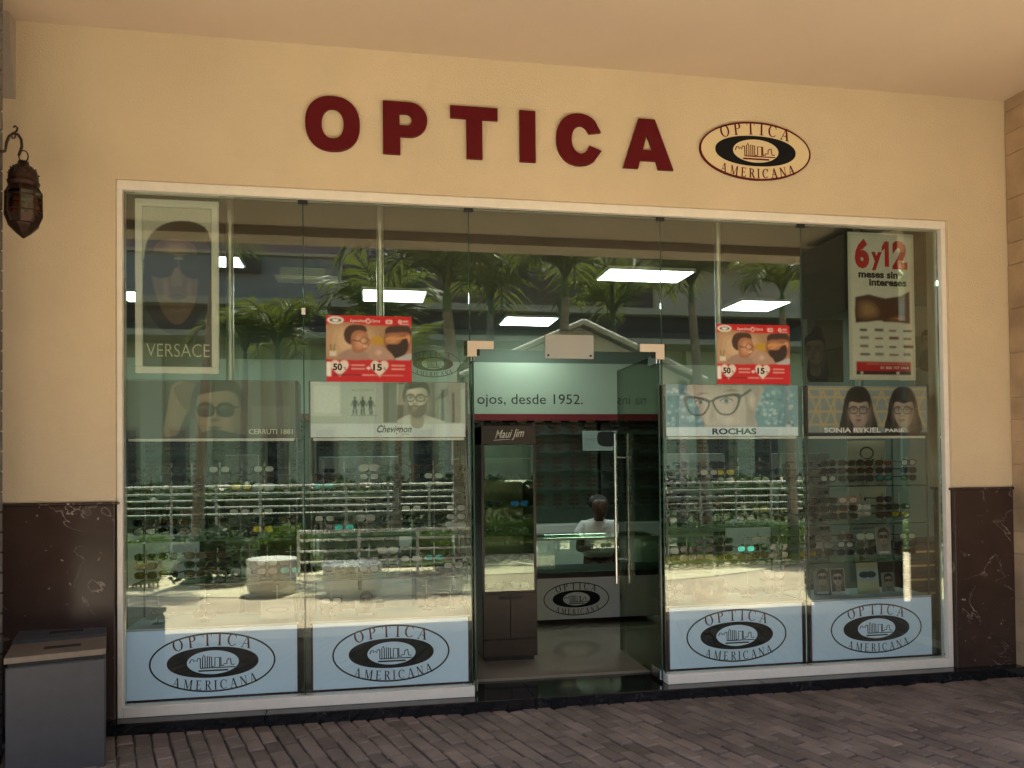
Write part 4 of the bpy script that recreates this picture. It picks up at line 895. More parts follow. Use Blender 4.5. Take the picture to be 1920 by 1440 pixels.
# red offer posters stuck inside the glass
def red_poster(a, b, lab):
    x0, x1, z0, z1 = quadp(a, b, GLY+.008); W, H = x1-x0, z1-z0
    t = thing('offer_poster', lab, 'poster', ((x0+x1)/2, GLY, z0), 'red offer posters on the glass')
    yb = GLY-.0062
    MB().box(x0, x1, yb, yb+.0009, z0, z1).build('sheet', 'print_red', t); A = Art(t, x0, z0, yb-.0001, W, H); A.rect(-1, W+1, -1, H+1, 'print_red')
    A.rect(.002, W-.002, H*.34, H*.86, (.34, .21, .12)).soft([(W*.004, H*.36), (W*.004, H*.855), (W*.5, H*.855), (W*.62, H*.7), (W*.5, H*.4)], (.38, .24, .14), (.58, .42, .27), 5).rect(.002, .03, H*.08, H*.3, 'print_white')
    A.blob([(W*.5, H*.62), (W*.6, H*.7), (W*.7, H*.62), (W*.62, H*.55)], (.45, .27, .03))
    A.rect(W*.04, W*.12, H*.38, H*.46, (.60, .56, .5)).line([(W*.06, H*.46), (W*.05, H*.56)], .006, (.10, .13, .04)).line([(W*.09, H*.46), (W*.10, H*.57)], .006, (.10, .13, .04))
    # woman, left
    A.blob([(W*.16, H*.345), (W*.18, H*.44), (W*.30, H*.50), (W*.44, H*.46), (W*.50, H*.345)], (.33, .22, .18))
    A.blob([(W*.22, H*.62), (W*.21, H*.76), (W*.28, H*.855), (W*.44, H*.855), (W*.47, H*.75), (W*.34, H*.70), (W*.30, H*.56)], (.06, .026, .016))
    A.blob([(W*.30, H*.50), (W*.29, H*.68), (W*.34, H*.77), (W*.46, H*.76), (W*.50, H*.66), (W*.52, H*.60), (W*.48, H*.52), (W*.42, H*.45), (W*.34, H*.44)], (.34, .15, .08)).soft([(W*.33, H*.52), (W*.33, H*.66), (W*.38, H*.74), (W*.46, H*.72), (W*.49, H*.64), (W*.46, H*.54), (W*.40, H*.48)], (.42, .20, .11), (.60, .33, .20), 5).line([(W*.43, H*.53), (W*.48, H*.545)], .008, (.62, .5, .45)).blob([(W*.49, H*.64), (W*.525, H*.60), (W*.49, H*.58)], (.42, .19, .10)).line([(W*.40, H*.69), (W*.47, H*.69)], .006, (.10, .045, .025))
    A.line([(W*.30, H*.63), (W*.40, H*.61)], .006, (.03, .02, .02)).poly([ell(.027, .02, 14, (W*.44, H*.625)), ell(.022, .015, 14, (W*.44, H*.625))], (.03, .02, .02))
    # man, right
    A.blob([(W*.70, H*.70), (W*.69, H*.80), (W*.76, H*.855), (W*.97, H*.855), (W*.995, H*.70), (W*.9, H*.74), (W*.8, H*.73)], (.05, .025, .018))
    A.blob([(W*.69, H*.73), (W*.67, H*.60), (W*.70, H*.52), (W*.78, H*.44), (W*.92, H*.44), (W*.985, H*.55), (W*.985, H*.74), (W*.85, H*.76)], (.27, .11, .06)).soft([(W*.71, H*.70), (W*.70, H*.60), (W*.76, H*.56), (W*.86, H*.60), (W*.90, H*.70), (W*.80, H*.74)], (.30, .125, .07), (.50, .25, .14), 5).blob([(W*.92, H*.60), (W*.93, H*.70), (W*.975, H*.71), (W*.97, H*.60)], (.55, .27, .16))
    A.blob([(W*.70, H*.54), (W*.74, H*.58), (W*.84, H*.58), (W*.92, H*.68), (W*.96, H*.62), (W*.94, H*.46), (W*.84, H*.37), (W*.76, H*.39)], (.035, .018, .014))
    A.line([(W*.70, H*.655), (W*.84, H*.66), (W*.97, H*.69)], .010, (.55, .28, .08)).poly([ell(.028, .02, 14, (W*.75, H*.64)), ell(.022, .014, 14, (W*.75, H*.64))], (.55, .28, .08))
    A.blob([(W*.50, H*.345), (W*.52, H*.50), (W*.60, H*.56), (W*.70, H*.50), (W*.78, H*.40), (W*.76, H*.345)], (.40, .26, .205)).soft([(W*.54, H*.42), (W*.60, H*.52), (W*.68, H*.46), (W*.62, H*.38)], (.40, .26, .205), (.54, .38, .31), 4).blob([(W*.80, H*.345), (W*.88, H*.39), (W*.995, H*.44), (W*.995, H*.345)], (.40, .42, .46))
    # head strip
    A.poly([ell(W*.095, H*.055, 26, (W*.11, H*.925))], 'print_white').poly([ell(W*.07, H*.03, 24, (W*.11, H*.925)), ell(W*.04, H*.02, 20, (W*.11, H*.925))], 'print_black')
    A.text('Especialistas', W*.28, H*.905, .026, 'print_white', width=W*.18, shear=.2).poly([ell(.015, .015, 16, (W*.49, H*.92)), ell(.010, .010, 16, (W*.49, H*.92))], 'print_white').text('Opticos', W*.53, H*.905, .026, 'print_white', width=W*.10, shear=.2)
    A.poly([[(W*.70, H*.89), (W*.77, H*.89), (W*.77, H*.945), (W*.70, H*.945)], [(W*.71, H*.90), (W*.76, H*.90), (W*.76, H*.93), (W*.71, H*.93)]], 'print_white').poly([ell(.011, .011, 14, (W*.865, H*.92)), ell(.006, .006, 14, (W*.865, H*.92))], 'print_white').line([(W*.90, H*.925), (W*.96, H*.925)], .008, 'print_white').line([(W*.86, H*.885), (W*.97, H*.885)], .005, 'print_white')
    # hearts with the offers
    for cx, tx in ((.155, '50'), (.62, '15')):
        c = (cx*W, H*.22); k = H*.135
        hp = []
        for q in range(28):
            a_ = 2*pi*q/28; hp.append((c[0]+k*.062*16*sin(a_)**3, c[1]+k*.066*(13*cos(a_)-5*cos(2*a_)-2*cos(3*a_)-cos(4*a_))))
        A.poly([hp], (.70, .62, .56)); A.text(tx, c[0]-k*.72, c[1]-k*.32, k*1.0, 'print_black', width=k*1.0, bold=.0022); A.text('%', c[0]+k*.42, c[1]-k*.32, k*.5, 'print_black', width=k*.35)
    for u in (.29, .76):
        for v in (.25, .20): A.line([(u*W, H*v), ((u+.16)*W, H*v)], .006, (.70, .45, .42))
    A.line([(W*.49-.012, H*.21), (W*.49+.012, H*.21)], .007, 'print_white').line([(W*.49, H*.21-.012), (W*.49, H*.21+.012)], .007, 'print_white')
    A.line([(W*.08, H*.105), (W*.40, H*.105)], .005, (.08, .01, .01)).line([(W*.42, H*.105), (W*.90, H*.10)], .004, (.65, .4, .4)); A.done()
red_poster((612, 716), (771, 595), 'red offer poster with a smiling couple left of the doorway')
red_poster((1343, 720), (1478, 611), 'red offer poster with a smiling couple right of the doorway')
# payment terms poster
x0, x1, z0, z1 = quadp((1594, 712), (1712, 440), .15); W, H = x1-x0, z1-z0
t = thing('terms_poster', 'tall white poster with big red 6y12 in the top right of the window', 'poster', ((x0+x1)/2, .15, z0))
MB().box(x0, x1, .150, .158, z0, z1, .001).build('board', pm_((.60, .62, .54)), t); A = Art(t, x0, z0, .1497, W, H)
A.rect(-1, 2, -1, 2, (.62, .63, .56)).rect(.02, W-.02, .03, H-.02, (.74, .75, .69))
A.text('6', W*.10, H*.77, H*.245, 'print_red', width=W*.22, bold=.014).text('y', W*.35, H*.79, H*.16, 'print_red', width=W*.16, bold=.009).poly([[(W*.62, H*.772), (W*.62, H*.945), (W*.555, H*.945), (W*.51, H*.905), (W*.51, H*.875), (W*.555, H*.895), (W*.555, H*.772)]], 'print_red', 'lettering').text('2', W*.67, H*.77, H*.245, 'print_red', width=W*.23, bold=.014)
A.text('meses sin', W*.15, H*.695, .068, 'print_black', width=W*.60, bold=.003).text('intereses', W*.31, H*.642, .068, 'print_black', width=W*.57, bold=.003)
A.poly([[(W*.10, H*.385), (W*.30, H*.40), (W*.60, H*.405), (W*.93, H*.385), (W*.93, H*.61), (W*.80, H*.575), (W*.55, H*.555), (W*.30, H*.58), (W*.10, H*.56)]], (.10, .04, .028)).soft([(W*.12, H*.40), (W*.12, H*.54), (W*.35, H*.55), (W*.5, H*.48), (W*.45, H*.41)], (.10, .04, .028), (.36, .22, .11), 5).soft([(W*.5, H*.40), (W*.7, H*.45), (W*.9, H*.44), (W*.9, H*.40), (W*.7, H*.395)], (.10, .04, .028), (.33, .15, .06), 4)
random.seed(2)
for r_ in range(4):
    for c_ in range(4):
        u = W*(.16+.22*c_); v = H*(.33-.055*r_); cc = random.choice([(.03, .03, .03), (.12, .12, .14), (.2, .05, .05), (.25, .25, .25)])
        A.rect(u, u+W*random.uniform(.10, .15), v, v+random.uniform(.010, .022), cc)
A.rect(W*.10, W*.93, H*.035, H*.125, 'print_red').rect(W*.10, W*.93, H*.035, H*.06, 'print_black').text('01 800 707 1414', W*.46, H*.075, .026, 'print_white', width=W*.43, bold=.0006).line([(W*.25, H*.108), (W*.88, H*.108)], .008, (.6, .2, .18)).rect(W*.16, W*.20, H*.04, H*.055, 'print_white').rect(W*.70, W*.75, H*.04, H*.055, 'print_white'); A.done()
# emblem sticker on the pane left of the doorway
p = at(812, 682, GLY+.007); t = thing('glass_emblem', 'dark oval eye emblem stuck on the glass beside the red poster left', 'sticker', (p.x, GLY+.006, p.z))
mat('decal_green', (.16, .20, .13), .5); mat('decal_dark', (.03, .04, .03), .5)
logo(t, (p.x, p.z), .172, GLY+.0064, 'decal_dark', 'decal_dark', 'decal_dark', 'decal_dark', 'decal_dark')

# ------------------------------------------------------------------ inside the shop
def ceiling_lamp(x0, x1, y0, y1, lab):
    t = thing('ceiling_lamp', lab, 'ceiling light', ((x0+x1)/2, (y0+y1)/2, IC), 'square light panels in the shop ceiling')
    MB().box(x0, x1, y0, y1, IC-.03, IC-.001).build('housing', 'white_paint', t)
    MB().box(x0+.02, x1-.02, y0+.02, y1-.02, IC-.034, IC-.0305).build('diffuser', 'ceiling_lamp', t)
for a in ((-.06, .60, 3.2, 3.75, 'lit ceiling panel above the red poster left of the doorway'), (2.16, 3.0, 2.05, 2.5, 'largest lit ceiling panel, right above the doorway'), (1.62, 2.28, 4.45, 5.0, 'lit ceiling panel farthest back, above the doorway'), (4.02, 4.62, 3.2, 3.75, 'lit ceiling panel above the red poster right of the doorway'), (-1.55, -1.06, 2.1, 2.46, 'lit ceiling panel beside the white framed poster'), (-2.5, -1.92, 3.6, 4.1, 'dim lit ceiling panel seen behind the white framed poster')): ceiling_lamp(*a)
t = thing('air_vent', 'slatted white air vent in the shop ceiling', 'vent', (-.55, 2.95, IC))
for k in range(6): MB().box(-.86, -.28, 2.80+k*.05, 2.83+k*.05, IC-.012, IC-.002).build('slat', 'white_paint', t)
# back fascia
FY = 5.2; f0 = at(890, 776, FY); f1 = at(890, 679, FY)
t = thing('back_fascia', 'pale green fascia lettered ojos, desde 1952 above the back shelves', 'sign', (1.3, FY, f0.z))
MB().box(IX0+.01, IX1-.01, FY, IY1-.002, f0.z, f1.z).build('board', 'fascia', t)
MB().box(IX0+.01, IX1-.01, FY-.02, IY1-.002, f0.z-.085, f0.z-.001).build('band', mat('band_red', (.16, .008, .012), .4).name, t)
mb = MB(); tx0 = at(895, 757, FY-.002); tx1 = at(1093, 757, FY-.002)
put_text(mb, 'ojos, desde 1952.', tx0.x, tx0.z, FY-.0015, .185, width=tx1.x-tx0.x, tilt=0)
q = at(877, 757, FY); put_text(mb, 's', q.x, tx0.z, FY-.0015, .185, width=.07); put_text(mb, 'na inst', .10, tx0.z, FY-.0015, .185, width=.46); mb.build('lettering', 'print_black', t)
# back wall racks
rk = 0
for k in range(7):
    x0 = IX0+.15+k*1.24; x1 = x0+1.18
    t = thing('eyewear_rack', '%s rack of spectacle rows from the left along the back wall' % NUM[k], 'rack', ((x0+x1)/2, 5.3, IZ), 'racks along the back wall')
    MB().box(x0, x1, 5.36, 5.49, IZ, f0.z-.1).build('back_panel', pm_((.11, .12, .11)) if k % 2 else pm_((.17, .19, .17)), t)
    MB().box(x0, x1, 5.0, 5.359, IZ, .75).build('drawer_base', 'brown_laminate' if k % 2 else 'panel_white', t)
    stf = MB()
    for j in range(5):
        z = 0.95+j*.24
        MB().box(x0+.01, x1-.01, 5.12, 5.358, z-.004, z+.004).build('shelf', 'shelf_glass', t)
        for q in range(5):
            X = x0+.13+q*.23; stf.box(X-.004, X+.004, 5.20, 5.21, z+.005, z+.2)
            for r_ in range(3): 
                zz = z+.055+r_*.058
                for s_ in (-1, 1): stf.box(X+s_*.034-.026, X+s_*.034+.026, 5.178, 5.184, zz-.012, zz+.012)
                stf.box(X-.068, X+.068, 5.185, 5.19, zz+.010, zz+.016)
    tag(stf.build('spectacle_rows', 'frame_black' if k % 2 else 'frame_tortoise', t), kind='stuff')
# freestanding racks between window and back wall
for (X, Y, wd, lab) in ((-1.02, 1.9, .26, 'grey display tower behind the leftmost showcase'), (-.1, 3.4, .8, 'white spectacle tower behind the showcase left of the doorway'), (3.3, 3.0, .8, 'spectacle tower behind the showcase right of the doorway'), (4.75, 3.3, .7, 'spectacle tower at the far right of the shop')):
    t = thing('display_tower', lab, 'tower', (X, Y, IZ), 'display towers on the shop floor')
    MB().box(X-wd/2, X+wd/2, Y, Y+.04, IZ+.45, 1.62, .004).build('panel', pm_((.30, .33, .32)), t)
    MB().box(X-wd*.3, X+wd*.3, Y-.10, Y+.14, IZ, IZ+.03, .004).build('foot', 'post_grey', t); MB().tube([(X, Y+.02, IZ+.031), (X, Y+.02, IZ+.449)], .02, 10).build('stem', 'post_grey', t)
    stf = MB(); n = max(2, int(wd/.19))
    for r_ in range(9):
        for q in range(n):
            x = X-wd/2+wd*(q+.5)/n; z = .68+r_*.10
            for s_ in (-1, 1): stf.box(x+s_*.034-.028, x+s_*.034+.028, Y-.06, Y-.055, z-.02, z+.018)
            stf.box(x-.066, x+.066, Y-.062, Y-.058, z+.012, z+.018); stf.box(x-.006, x+.006, Y-.05, Y, z+.0, z+.008)
    tag(stf.build('spectacle_rows', 'frame_black', t), kind='stuff')
# small poster on the back wall and portraits hanging on the right
def hung(a, b, Y, lab, bgc, fn):
    x0, x1, z0, z1 = quadp(a, b, Y); t = thing('wall_poster', lab, 'poster', ((x0+x1)/2, Y, z0))
    MB().box(x0, x1, Y, Y+.012, z0, z1).build('board', pm_(bgc), t); A = Art(t, x0, z0, Y-.0005, x1-x0, z1-z0); A.rect(-1, 9, -1, 9, bgc); fn(A); A.done()
def h1(A): A.rect(.01, A.W-.01, .01, A.H-.01, (.30, .36, .34)); A.blob([(A.W*.45, A.H*.35), (A.W*.45, A.H*.9), (A.W*.7, A.H*.97), (A.W*.95, A.H*.9), (A.W*.95, A.H*.3), (A.W*.7, A.H*.2)], (.015, .015, .015)); A.text('eyewear', A.W*.08, A.H*.5, .07, (.2, .22, .2), width=A.W*.3)
hung((1093, 845), (1156, 808), 5.05, 'small pale poster with a dark head on the back racks', (.4, .45, .42), h1)
def h2(A):
    A.rect(A.W*.30, A.W, 0, A.H, (.09, .10, .03)); A.rect(0, A.W*.12, 0, A.H, (.40, .46, .38))
    A.blob([(A.W*.12, 0.01), (A.W*.16, A.H*.5), (A.W*.25, A.H*.85), (A.W*.45, A.H*.86), (A.W*.55, A.H*.6), (A.W*.6, A.H*.01)], (.015, .013, .010)); A.face(A.W*.30, A.H*.5, A.H*.42, (.26, .21, .13), (.015, .012, .01), None, turn=-.3, back=False)
hung((1506, 716), (1580, 600), 2.3, 'portrait poster of a dark haired woman inside the shop, top right', (.12, .14, .08), h2)
def h3(A):
    A.rect(0, A.W, A.H*.62, A.H, (.38, .44, .36)); A.rect(0, A.W, A.H*.05, A.H*.62, (.14, .19, .13)); A.rect(0, A.W, 0, A.H*.22, (.36, .44, .36))
    A.face(A.W*.42, A.H*.55, A.H*.22, (.20, .17, .12), (.02, .018, .015), None); A.blob([(A.W*.15, A.H*.2), (A.W*.2, A.H*.4), (A.W*.42, A.H*.45), (A.W*.65, A.H*.38), (A.W*.75, A.H*.2)], (.05, .08, .05))
hung((1716, 722), (1775, 575), 1.2, 'green tinted poster of a seated figure at the right end of the window', (.3, .36, .3), h3)
# brown display cabinet in the doorway
x0, x1 = .795, 1.195; yc0, yc1 = .80, 1.22
t = thing('brown_display_cabinet', 'tall dark brown lit display cabinet standing in the doorway', 'cabinet', ((x0+x1)/2, 1.0, IZ))
MB().box(x0, x1, yc0, yc1, IZ+.03, .60, .003).build('base', 'brown_laminate', t)
MB().box(x0+.02, x1-.02, yc0+.02, yc1-.02, IZ, IZ+.0299).build('plinth', 'black_trim', t)
xm = (x0+x1)/2
for a, b in ((x0+.004, xm-.0015), (xm+.0015, x1-.004)): MB().box(a, b, yc0-.012, yc0-.0005, IZ+.16, .585, .002).build('door', 'brown_laminate', t)
MB().box(x0+.004, x1-.004, yc0-.012, yc0-.0005, IZ+.035, IZ+.157, .002).build('drawer', 'brown_laminate', t)
MB().box(xm-.085, xm+.085, yc0-.016, yc0-.0121, .548, .572, .001).build('lock_plate', 'black_trim', t)
for a in (x0, x1-.018): MB().box(a, a+.018, yc0, yc1, .6005, 1.82).build('side', 'brown_laminate', t)
MB().box(x0+.0185, x1-.0185, yc1-.012, yc1, .601, 1.66).build('back', 'gold_back', t)
hd = MB().box(x0, x1, yc0-.010, yc1, 1.661, 1.80, .003).build('header', 'brown_laminate', t)
mb = MB(); put_text(mb, 'Maui Jim', xm-.10, 1.705, yc0-.0105, .085, width=.215, shear=.45, bold=.0003, tilt=.06); mb.add([(xm-.11, yc0-.0106, 1.690), (xm+.01, yc0-.0106, 1.697), (xm+.01, yc0-.0106, 1.700), (xm-.11, yc0-.0106, 1.694)], [(0, 1, 2, 3)]); mb.build('lettering', 'print_white', hd, org=ORG[t.name])
MB().box(x0+.0185, x1-.0185, yc0+.004, yc0+.009, .602, 1.66).build('front_pane', 'shelf_glass', t)
for z in (.80, 1.0, 1.2, 1.4, 1.56): MB().box(x0+.019, x1-.019, yc0+.02, yc1-.02, z-.004, z+.004).build('shelf', 'shelf_glass', t)
random.seed(4)
for j, z in enumerate((.606, .804, 1.004, 1.204, 1.404)):
    for q in range(2):
        X = x0+.105+q*.19; lc_ = 'blue mirrored' if (j, q) == (3, 1) else random.choice(['dark', 'brown', 'dark']); 
        g = bpy.data.objects.new('sunglasses', FM[random.choice(['black', 'tortoise'])]); put(g); g.location = (X, .90, z+.0245); g.rotation_euler.z = random.uniform(-.2, .2)
        tag(g, '%s lens glasses, %s of the %s shelf up, brown display cabinet' % (lc_, ['left', 'right'][q], NUM[j]), 'sunglasses', 'sunglasses in the brown cabinet')
        for lm in LM[lc_]: put(bpy.data.objects.new('lens', lm), g)
# service counter with an emblem panel
cx0, cx1, cy0, cy1 = 1.15, 3.1, 2.0, 2.55
t = thing('service_counter', 'glass topped service counter with an emblem panel inside the doorway', 'counter', (2.1, 2.25, IZ))
MB().box(cx0, cx1, cy0+.012, cy1, IZ+.04, .52).build('base', 'burgundy', t)
pn = MB().box(cx0+.01, cx1-.01, cy0, cy0+.0118, IZ+.045, .508, .001).build('emblem_panel', 'panel_white', t)
lc_ = at(1081, 1127, cy0); logo(pn, (lc_.x, (IZ+.045+.508)/2-.005), .30, cy0-.0005, 'sign_black', 'sign_black', 'sign_black', 'sign_black', 'sign_black')
MB().box(cx0, cx1, cy0-.006, cy1, .521, .56, .003).build('trim', 'black_trim', t)
MB().box(cx0, cx1, cy0, cy0+.008, .561, .845).build('front_pane', 'shelf_glass', t)
MB().box(cx0, cx1, cy0-.008, cy1, .8455, .862, .002).build('top', 'shelf_glass', t)
MB().box(cx0, cx1, cy0-.0125, cy0-.0085, .844, .864).build('top_edge', pm_((.40, .42, .36)), t)
MB().box(cx0, cx1, cy1-.02, cy1, .561, .845).build('back', 'brown_laminate', t) if False else None
for X in (cx0, cx1-.01): MB().box(X, X+.01, cy0+.009, cy1, .561, .8445).build('end_pane', 'shelf_glass', t)
# drawers unit at the right rear
x0, x1, z0, z1 = quadp((1690, 1112), (1775, 1015), 1.3)
t = thing('drawer_unit', 'brown drawer unit with brass bar handles at the right end', 'drawers', ((x0+x1)/2, 1.4, IZ))
MB().box(x0, x1+.4, 1.3, 1.75, IZ, z1, .004).build('carcass', 'brown_laminate', t)
for k in range(4):
    z = z1-.08-k*.12; MB().box(x0+.01, x1+.39, 1.288, 1.2995, z-.05, z+.05, .002).build('drawer', mat('drawer_wood', (.055, .022, .014), .35).name, t); MB().box(x0+.03, x1+.3, 1.275, 1.2875, z-.008, z+.008, .002).build('handle', mat('brass', (.45, .33, .14), .3, metal=.8).name, t)

# ------------------------------------------------------------------ person behind the counter
def person():
    X, Y = at(1120, 950, 2.95).x, 2.95
    t = thing('person', 'person in a white short sleeved polo shirt looking down behind the counter', 'person', (X, Y, IZ))
    def skin(name, V, E, Rr, m_, lv=2, parent=t):
        me = bpy.data.meshes.new(name); me.from_pydata([Vector(v) for v in V], E, []); o = bpy.data.objects.new(name, me); COL.objects.link(o)
        mo = o.modifiers.new('s', 'SKIN'); mo.use_smooth_shade = True
        for i, r_ in enumerate(Rr): me.skin_vertices[0].data[i].radius = r_ if isinstance(r_, tuple) else (r_, r_)
        me.skin_vertices[0].data[0].use_root = True
        sb = o.modifiers.new('u', 'SUBSURF'); sb.levels = lv; sb.render_levels = lv
        dg = bpy.context.evaluated_depsgraph_get(); dg.update(); m2 = bpy.data.meshes.new_from_object(o.evaluated_get(dg)); bpy.data.objects.remove(o)
        m2.materials.clear(); m2.materials.append(MATS[m_]); m2.polygons.foreach_set('use_smooth', [True]*len(m2.polygons))
        q = bpy.data.objects.new(name, m2); put(q, parent); return q
    mat('skin_brown', (.085, .042, .028), .5); mat('shirt_white', (.85, .85, .83), .8, noise=.06, nscale=9, bump=.4, bscale=14); mat('trousers', (.02, .02, .026), .8)
    h0 = .36
    V = [(0, 0, h0), (0, .0, .58), (0, -.02, .74), (0, -.03, .825), (0, -.05, .87), (0, -.085, .925), (0, -.08, 1.01), (0, -.065, 1.065)]
    E = [(i, i+1) for i in range(7)]; Rr = [(.15, .11), (.13, .10), (.15, .10), (.055, .055), (.05, .05), (.078, .085), (.098, .112), (.07, .08)]
    for s_ in (-1, 1):
        b = len(V); V += [(s_*.15, -.02, .79), (s_*.215, -.06, .56), (s_*.16, -.27, .60), (s_*.13, -.34, .60)]; E += [(2, b), (b, b+1), (b+1, b+2), (b+2, b+3)]; Rr += [.055, .042, .028, (.032, .018)]
        for f in range(4):
            c = len(V); V += [(s_*(.155-.016*f), -.385, .60), (s_*(.155-.016*f), -.415-(.008 if f in (1, 2) else 0), .585)]; E += [(b+3, c), (c, c+1)]; Rr += [.0085, .007]
        c = len(V); V += [(s_*.10, -.345, .60), (s_*.085, -.375, .592)]; E += [(b+3, c), (c, c+1)]; Rr += [.010, .008]
        b = len(V); V += [(s_*.09, -.05, h0), (s_*.10, -.42, h0+.02), (s_*.10, -.40, .06), (s_*.10, -.53, .03)]; E += [(0, b), (b, b+1), (b+1, b+2), (b+2, b+3)]; Rr += [.085, .06, .04, .035]
    skin('body', V, E, Rr, 'skin_brown')
    V = [(0, 0, h0+.08), (0, .0, .58), (0, -.02, .745), (0, -.03, .82), (0, -.045, .86)]; E = [(i, i+1) for i in range(4)]; Rr = [(.19, .14), (.18, .13), (.20, .13), (.14, .10), (.075, .07)]
    for s_ in (-1, 1):
        b = len(V); V += [(s_*.16, -.02, .80), (s_*.215, -.045, .66)]; E += [(2, b), (b, b+1)]; Rr += [.072, .072]
    sh = skin('shirt', V, E, Rr, 'shirt_white')
    col = MB().add([(-.07, -.115, .835), (0, -.135, .76), (-.02, -.13, .75), (-.085, -.12, .80)], [(0, 1, 2, 3)]).add([(.07, -.115, .835), (0, -.135, .76), (.02, -.13, .75), (.085, -.12, .80)], [(3, 2, 1, 0)]); c_ = col.build('collar', 'shirt_white', sh, org=(0, 0, 0))
    MB().add([(.06, -.148, .70), (.10, -.145, .70), (.10, -.145, .735), (.06, -.148, .735)], [(0, 1, 2, 3)]).build('chest_badge', 'print_black', sh, org=(0, 0, 0))
    V = [(0, .005, .955), (0, -.03, 1.035), (0, -.07, 1.08)]; skin('hair', V, [(0, 1), (1, 2)], [(.10, .075), (.118, .11), (.09, .075)], 'hairs')
    f = MB()
    for s_ in (-1, 1): f.lathe([(.0001, .009), (.009, 0), (.0001, -.009)], (s_*.032, -.178, .975), 8)
    f.build('eyes', 'print_black', t, org=(0, 0, 0)); MB().lathe([(.0001, .016), (.011, -.004), (.012, -.012), (.0001, -.016)], (0, -.188, .945), 8).build('nose', 'skin_brown', t, org=(0, 0, 0))
    MB().box(-.022, .022, -.176, -.166, .905, .912, .002).build('mouth', mat('lip', (.10, .035, .03), .5).name, t, org=(0, 0, 0))
    ORG[t.name] = Vector((X, Y, IZ))
    s2 = thing('stool', 'low stool under the person behind the counter', 'stool', (X, Y, IZ)); MB().lathe([(.001, .30), (.17, .30), (.17, .27), (.03, .26), (.03, .02), (.16, .0)], (X, Y, IZ), 18).build('seat', 'black_trim', s2)
person()

# ------------------------------------------------------------------ the plaza opposite (mirrored in the glass)
leafmat('frond', (.125, .145, .042), .7, .35); leafmat('hedge_leaf', (.10, .17, .035), .5, .3); leafmat('hedge_yellow', (.20, .20, .035), .4, .3); leafmat('shrub_leaf', (.04, .075, .03), .5, .3)
mat('palm_bark', (.33, .29, .23), .9, noise=.3, nscale=4, stretch=(1, 1, 9), bump=.5, bscale=20); mat('palm_shaft', (.10, .17, .05), .5)
def frond_mesh(L, droop, rng, n=24):
    mb = MB(); pts = []
    for k in range(n+1):
        s_ = k/n; a = radians(62)-droop*s_*s_*1.15-.25*s_
        pts.append(pts[-1]+Vector((cos(a), 0, sin(a)))*(L/n) if pts else Vector((0, 0, 0)))
    mb.tube(pts[::4]+[pts[-1]+Vector((.01, 0, -.005))], [.02*(1-k/(n/4+1))+.003 for k in range(len(pts[::4])+1)], 4, False)
    for k in range(3, n+1):
        s_ = k/n; ll = L*.44*(sin(pi*min(1, .12+s_*.88))**.6+.12)*rng.uniform(.85, 1.1); t_ = (pts[k]-pts[k-1]).normalized()
        for sd in (-1, 1):
            for rep in range(1):
                d = (t_*rng.uniform(.55, .75)+Vector((0, sd, 0))*.8+Vector((0, 0, rng.uniform(-.35, .12)))).normalized(); p0 = pts[k]-t_*(L/n)*.5*rep
                wv = t_*.017; tip = p0+d*ll+Vector((0, 0, -ll*rng.uniform(.12, .3))); mid = p0+d*ll*.5+Vector((0, 0, -.01))
                mb.add([p0-wv*.4, p0+wv*.4, mid+wv, tip, mid-wv], [(0, 1, 2, 4), (4, 2, 3)])
    return mb
rng = random.Random(9)
FRM = [frond_mesh(1.0, dr, rng).mesh('frond', 'frond') for dr in (.8, 1.3, 1.8, 2.3)]
def palm(px_b, px_t, py_t, Y, L, lab, nf=15, tr=.11, seed=1):
    nf = int(nf*.85)
    top = beyond(px_t, py_t, Y); bx = beyond(px_b, 900, Y).x; r = random.Random(seed)
    t = thing('palm_tree', lab, 'palm', (bx, top.y, 0), 'palms on the plaza'); n = 22; pts = []; rr = []
    for k in range(n+1):
        s_ = k/n; pts.append((bx+(top.x-bx)*(s_**1.6), top.y, PZ+(top.z-.35-PZ)*s_)); rr.append(tr*(1.25-.55*s_)*(1.0 if k % 2 else 1.07)+(.06*tr/.11 if k == 0 else 0))
    MB().tube(pts, rr, 10).build('trunk', 'palm_bark', t)
    MB().tube([pts[-1], (top.x, top.y, top.z-.1), (top.x, top.y, top.z+.05)], [tr*.62, tr*.55, tr*.25], 8).build('crownshaft', 'palm_shaft', t)
    for k in range(nf):
        o = bpy.data.objects.new('frond', FRM[min(3, int(4*k/nf))]); put(o, t); o.location = Vector((top.x, top.y, top.z+.05*(1-k/nf)))-Vector((bx, top.y, 0))
        s_ = L*r.uniform(.85, 1.12); o.scale = (s_, s_, s_); o.rotation_euler = (r.uniform(-.12, .12), r.uniform(-.2, .12)+(.35*(k/nf)-.25), k*2.399+r.uniform(-.3, .3))
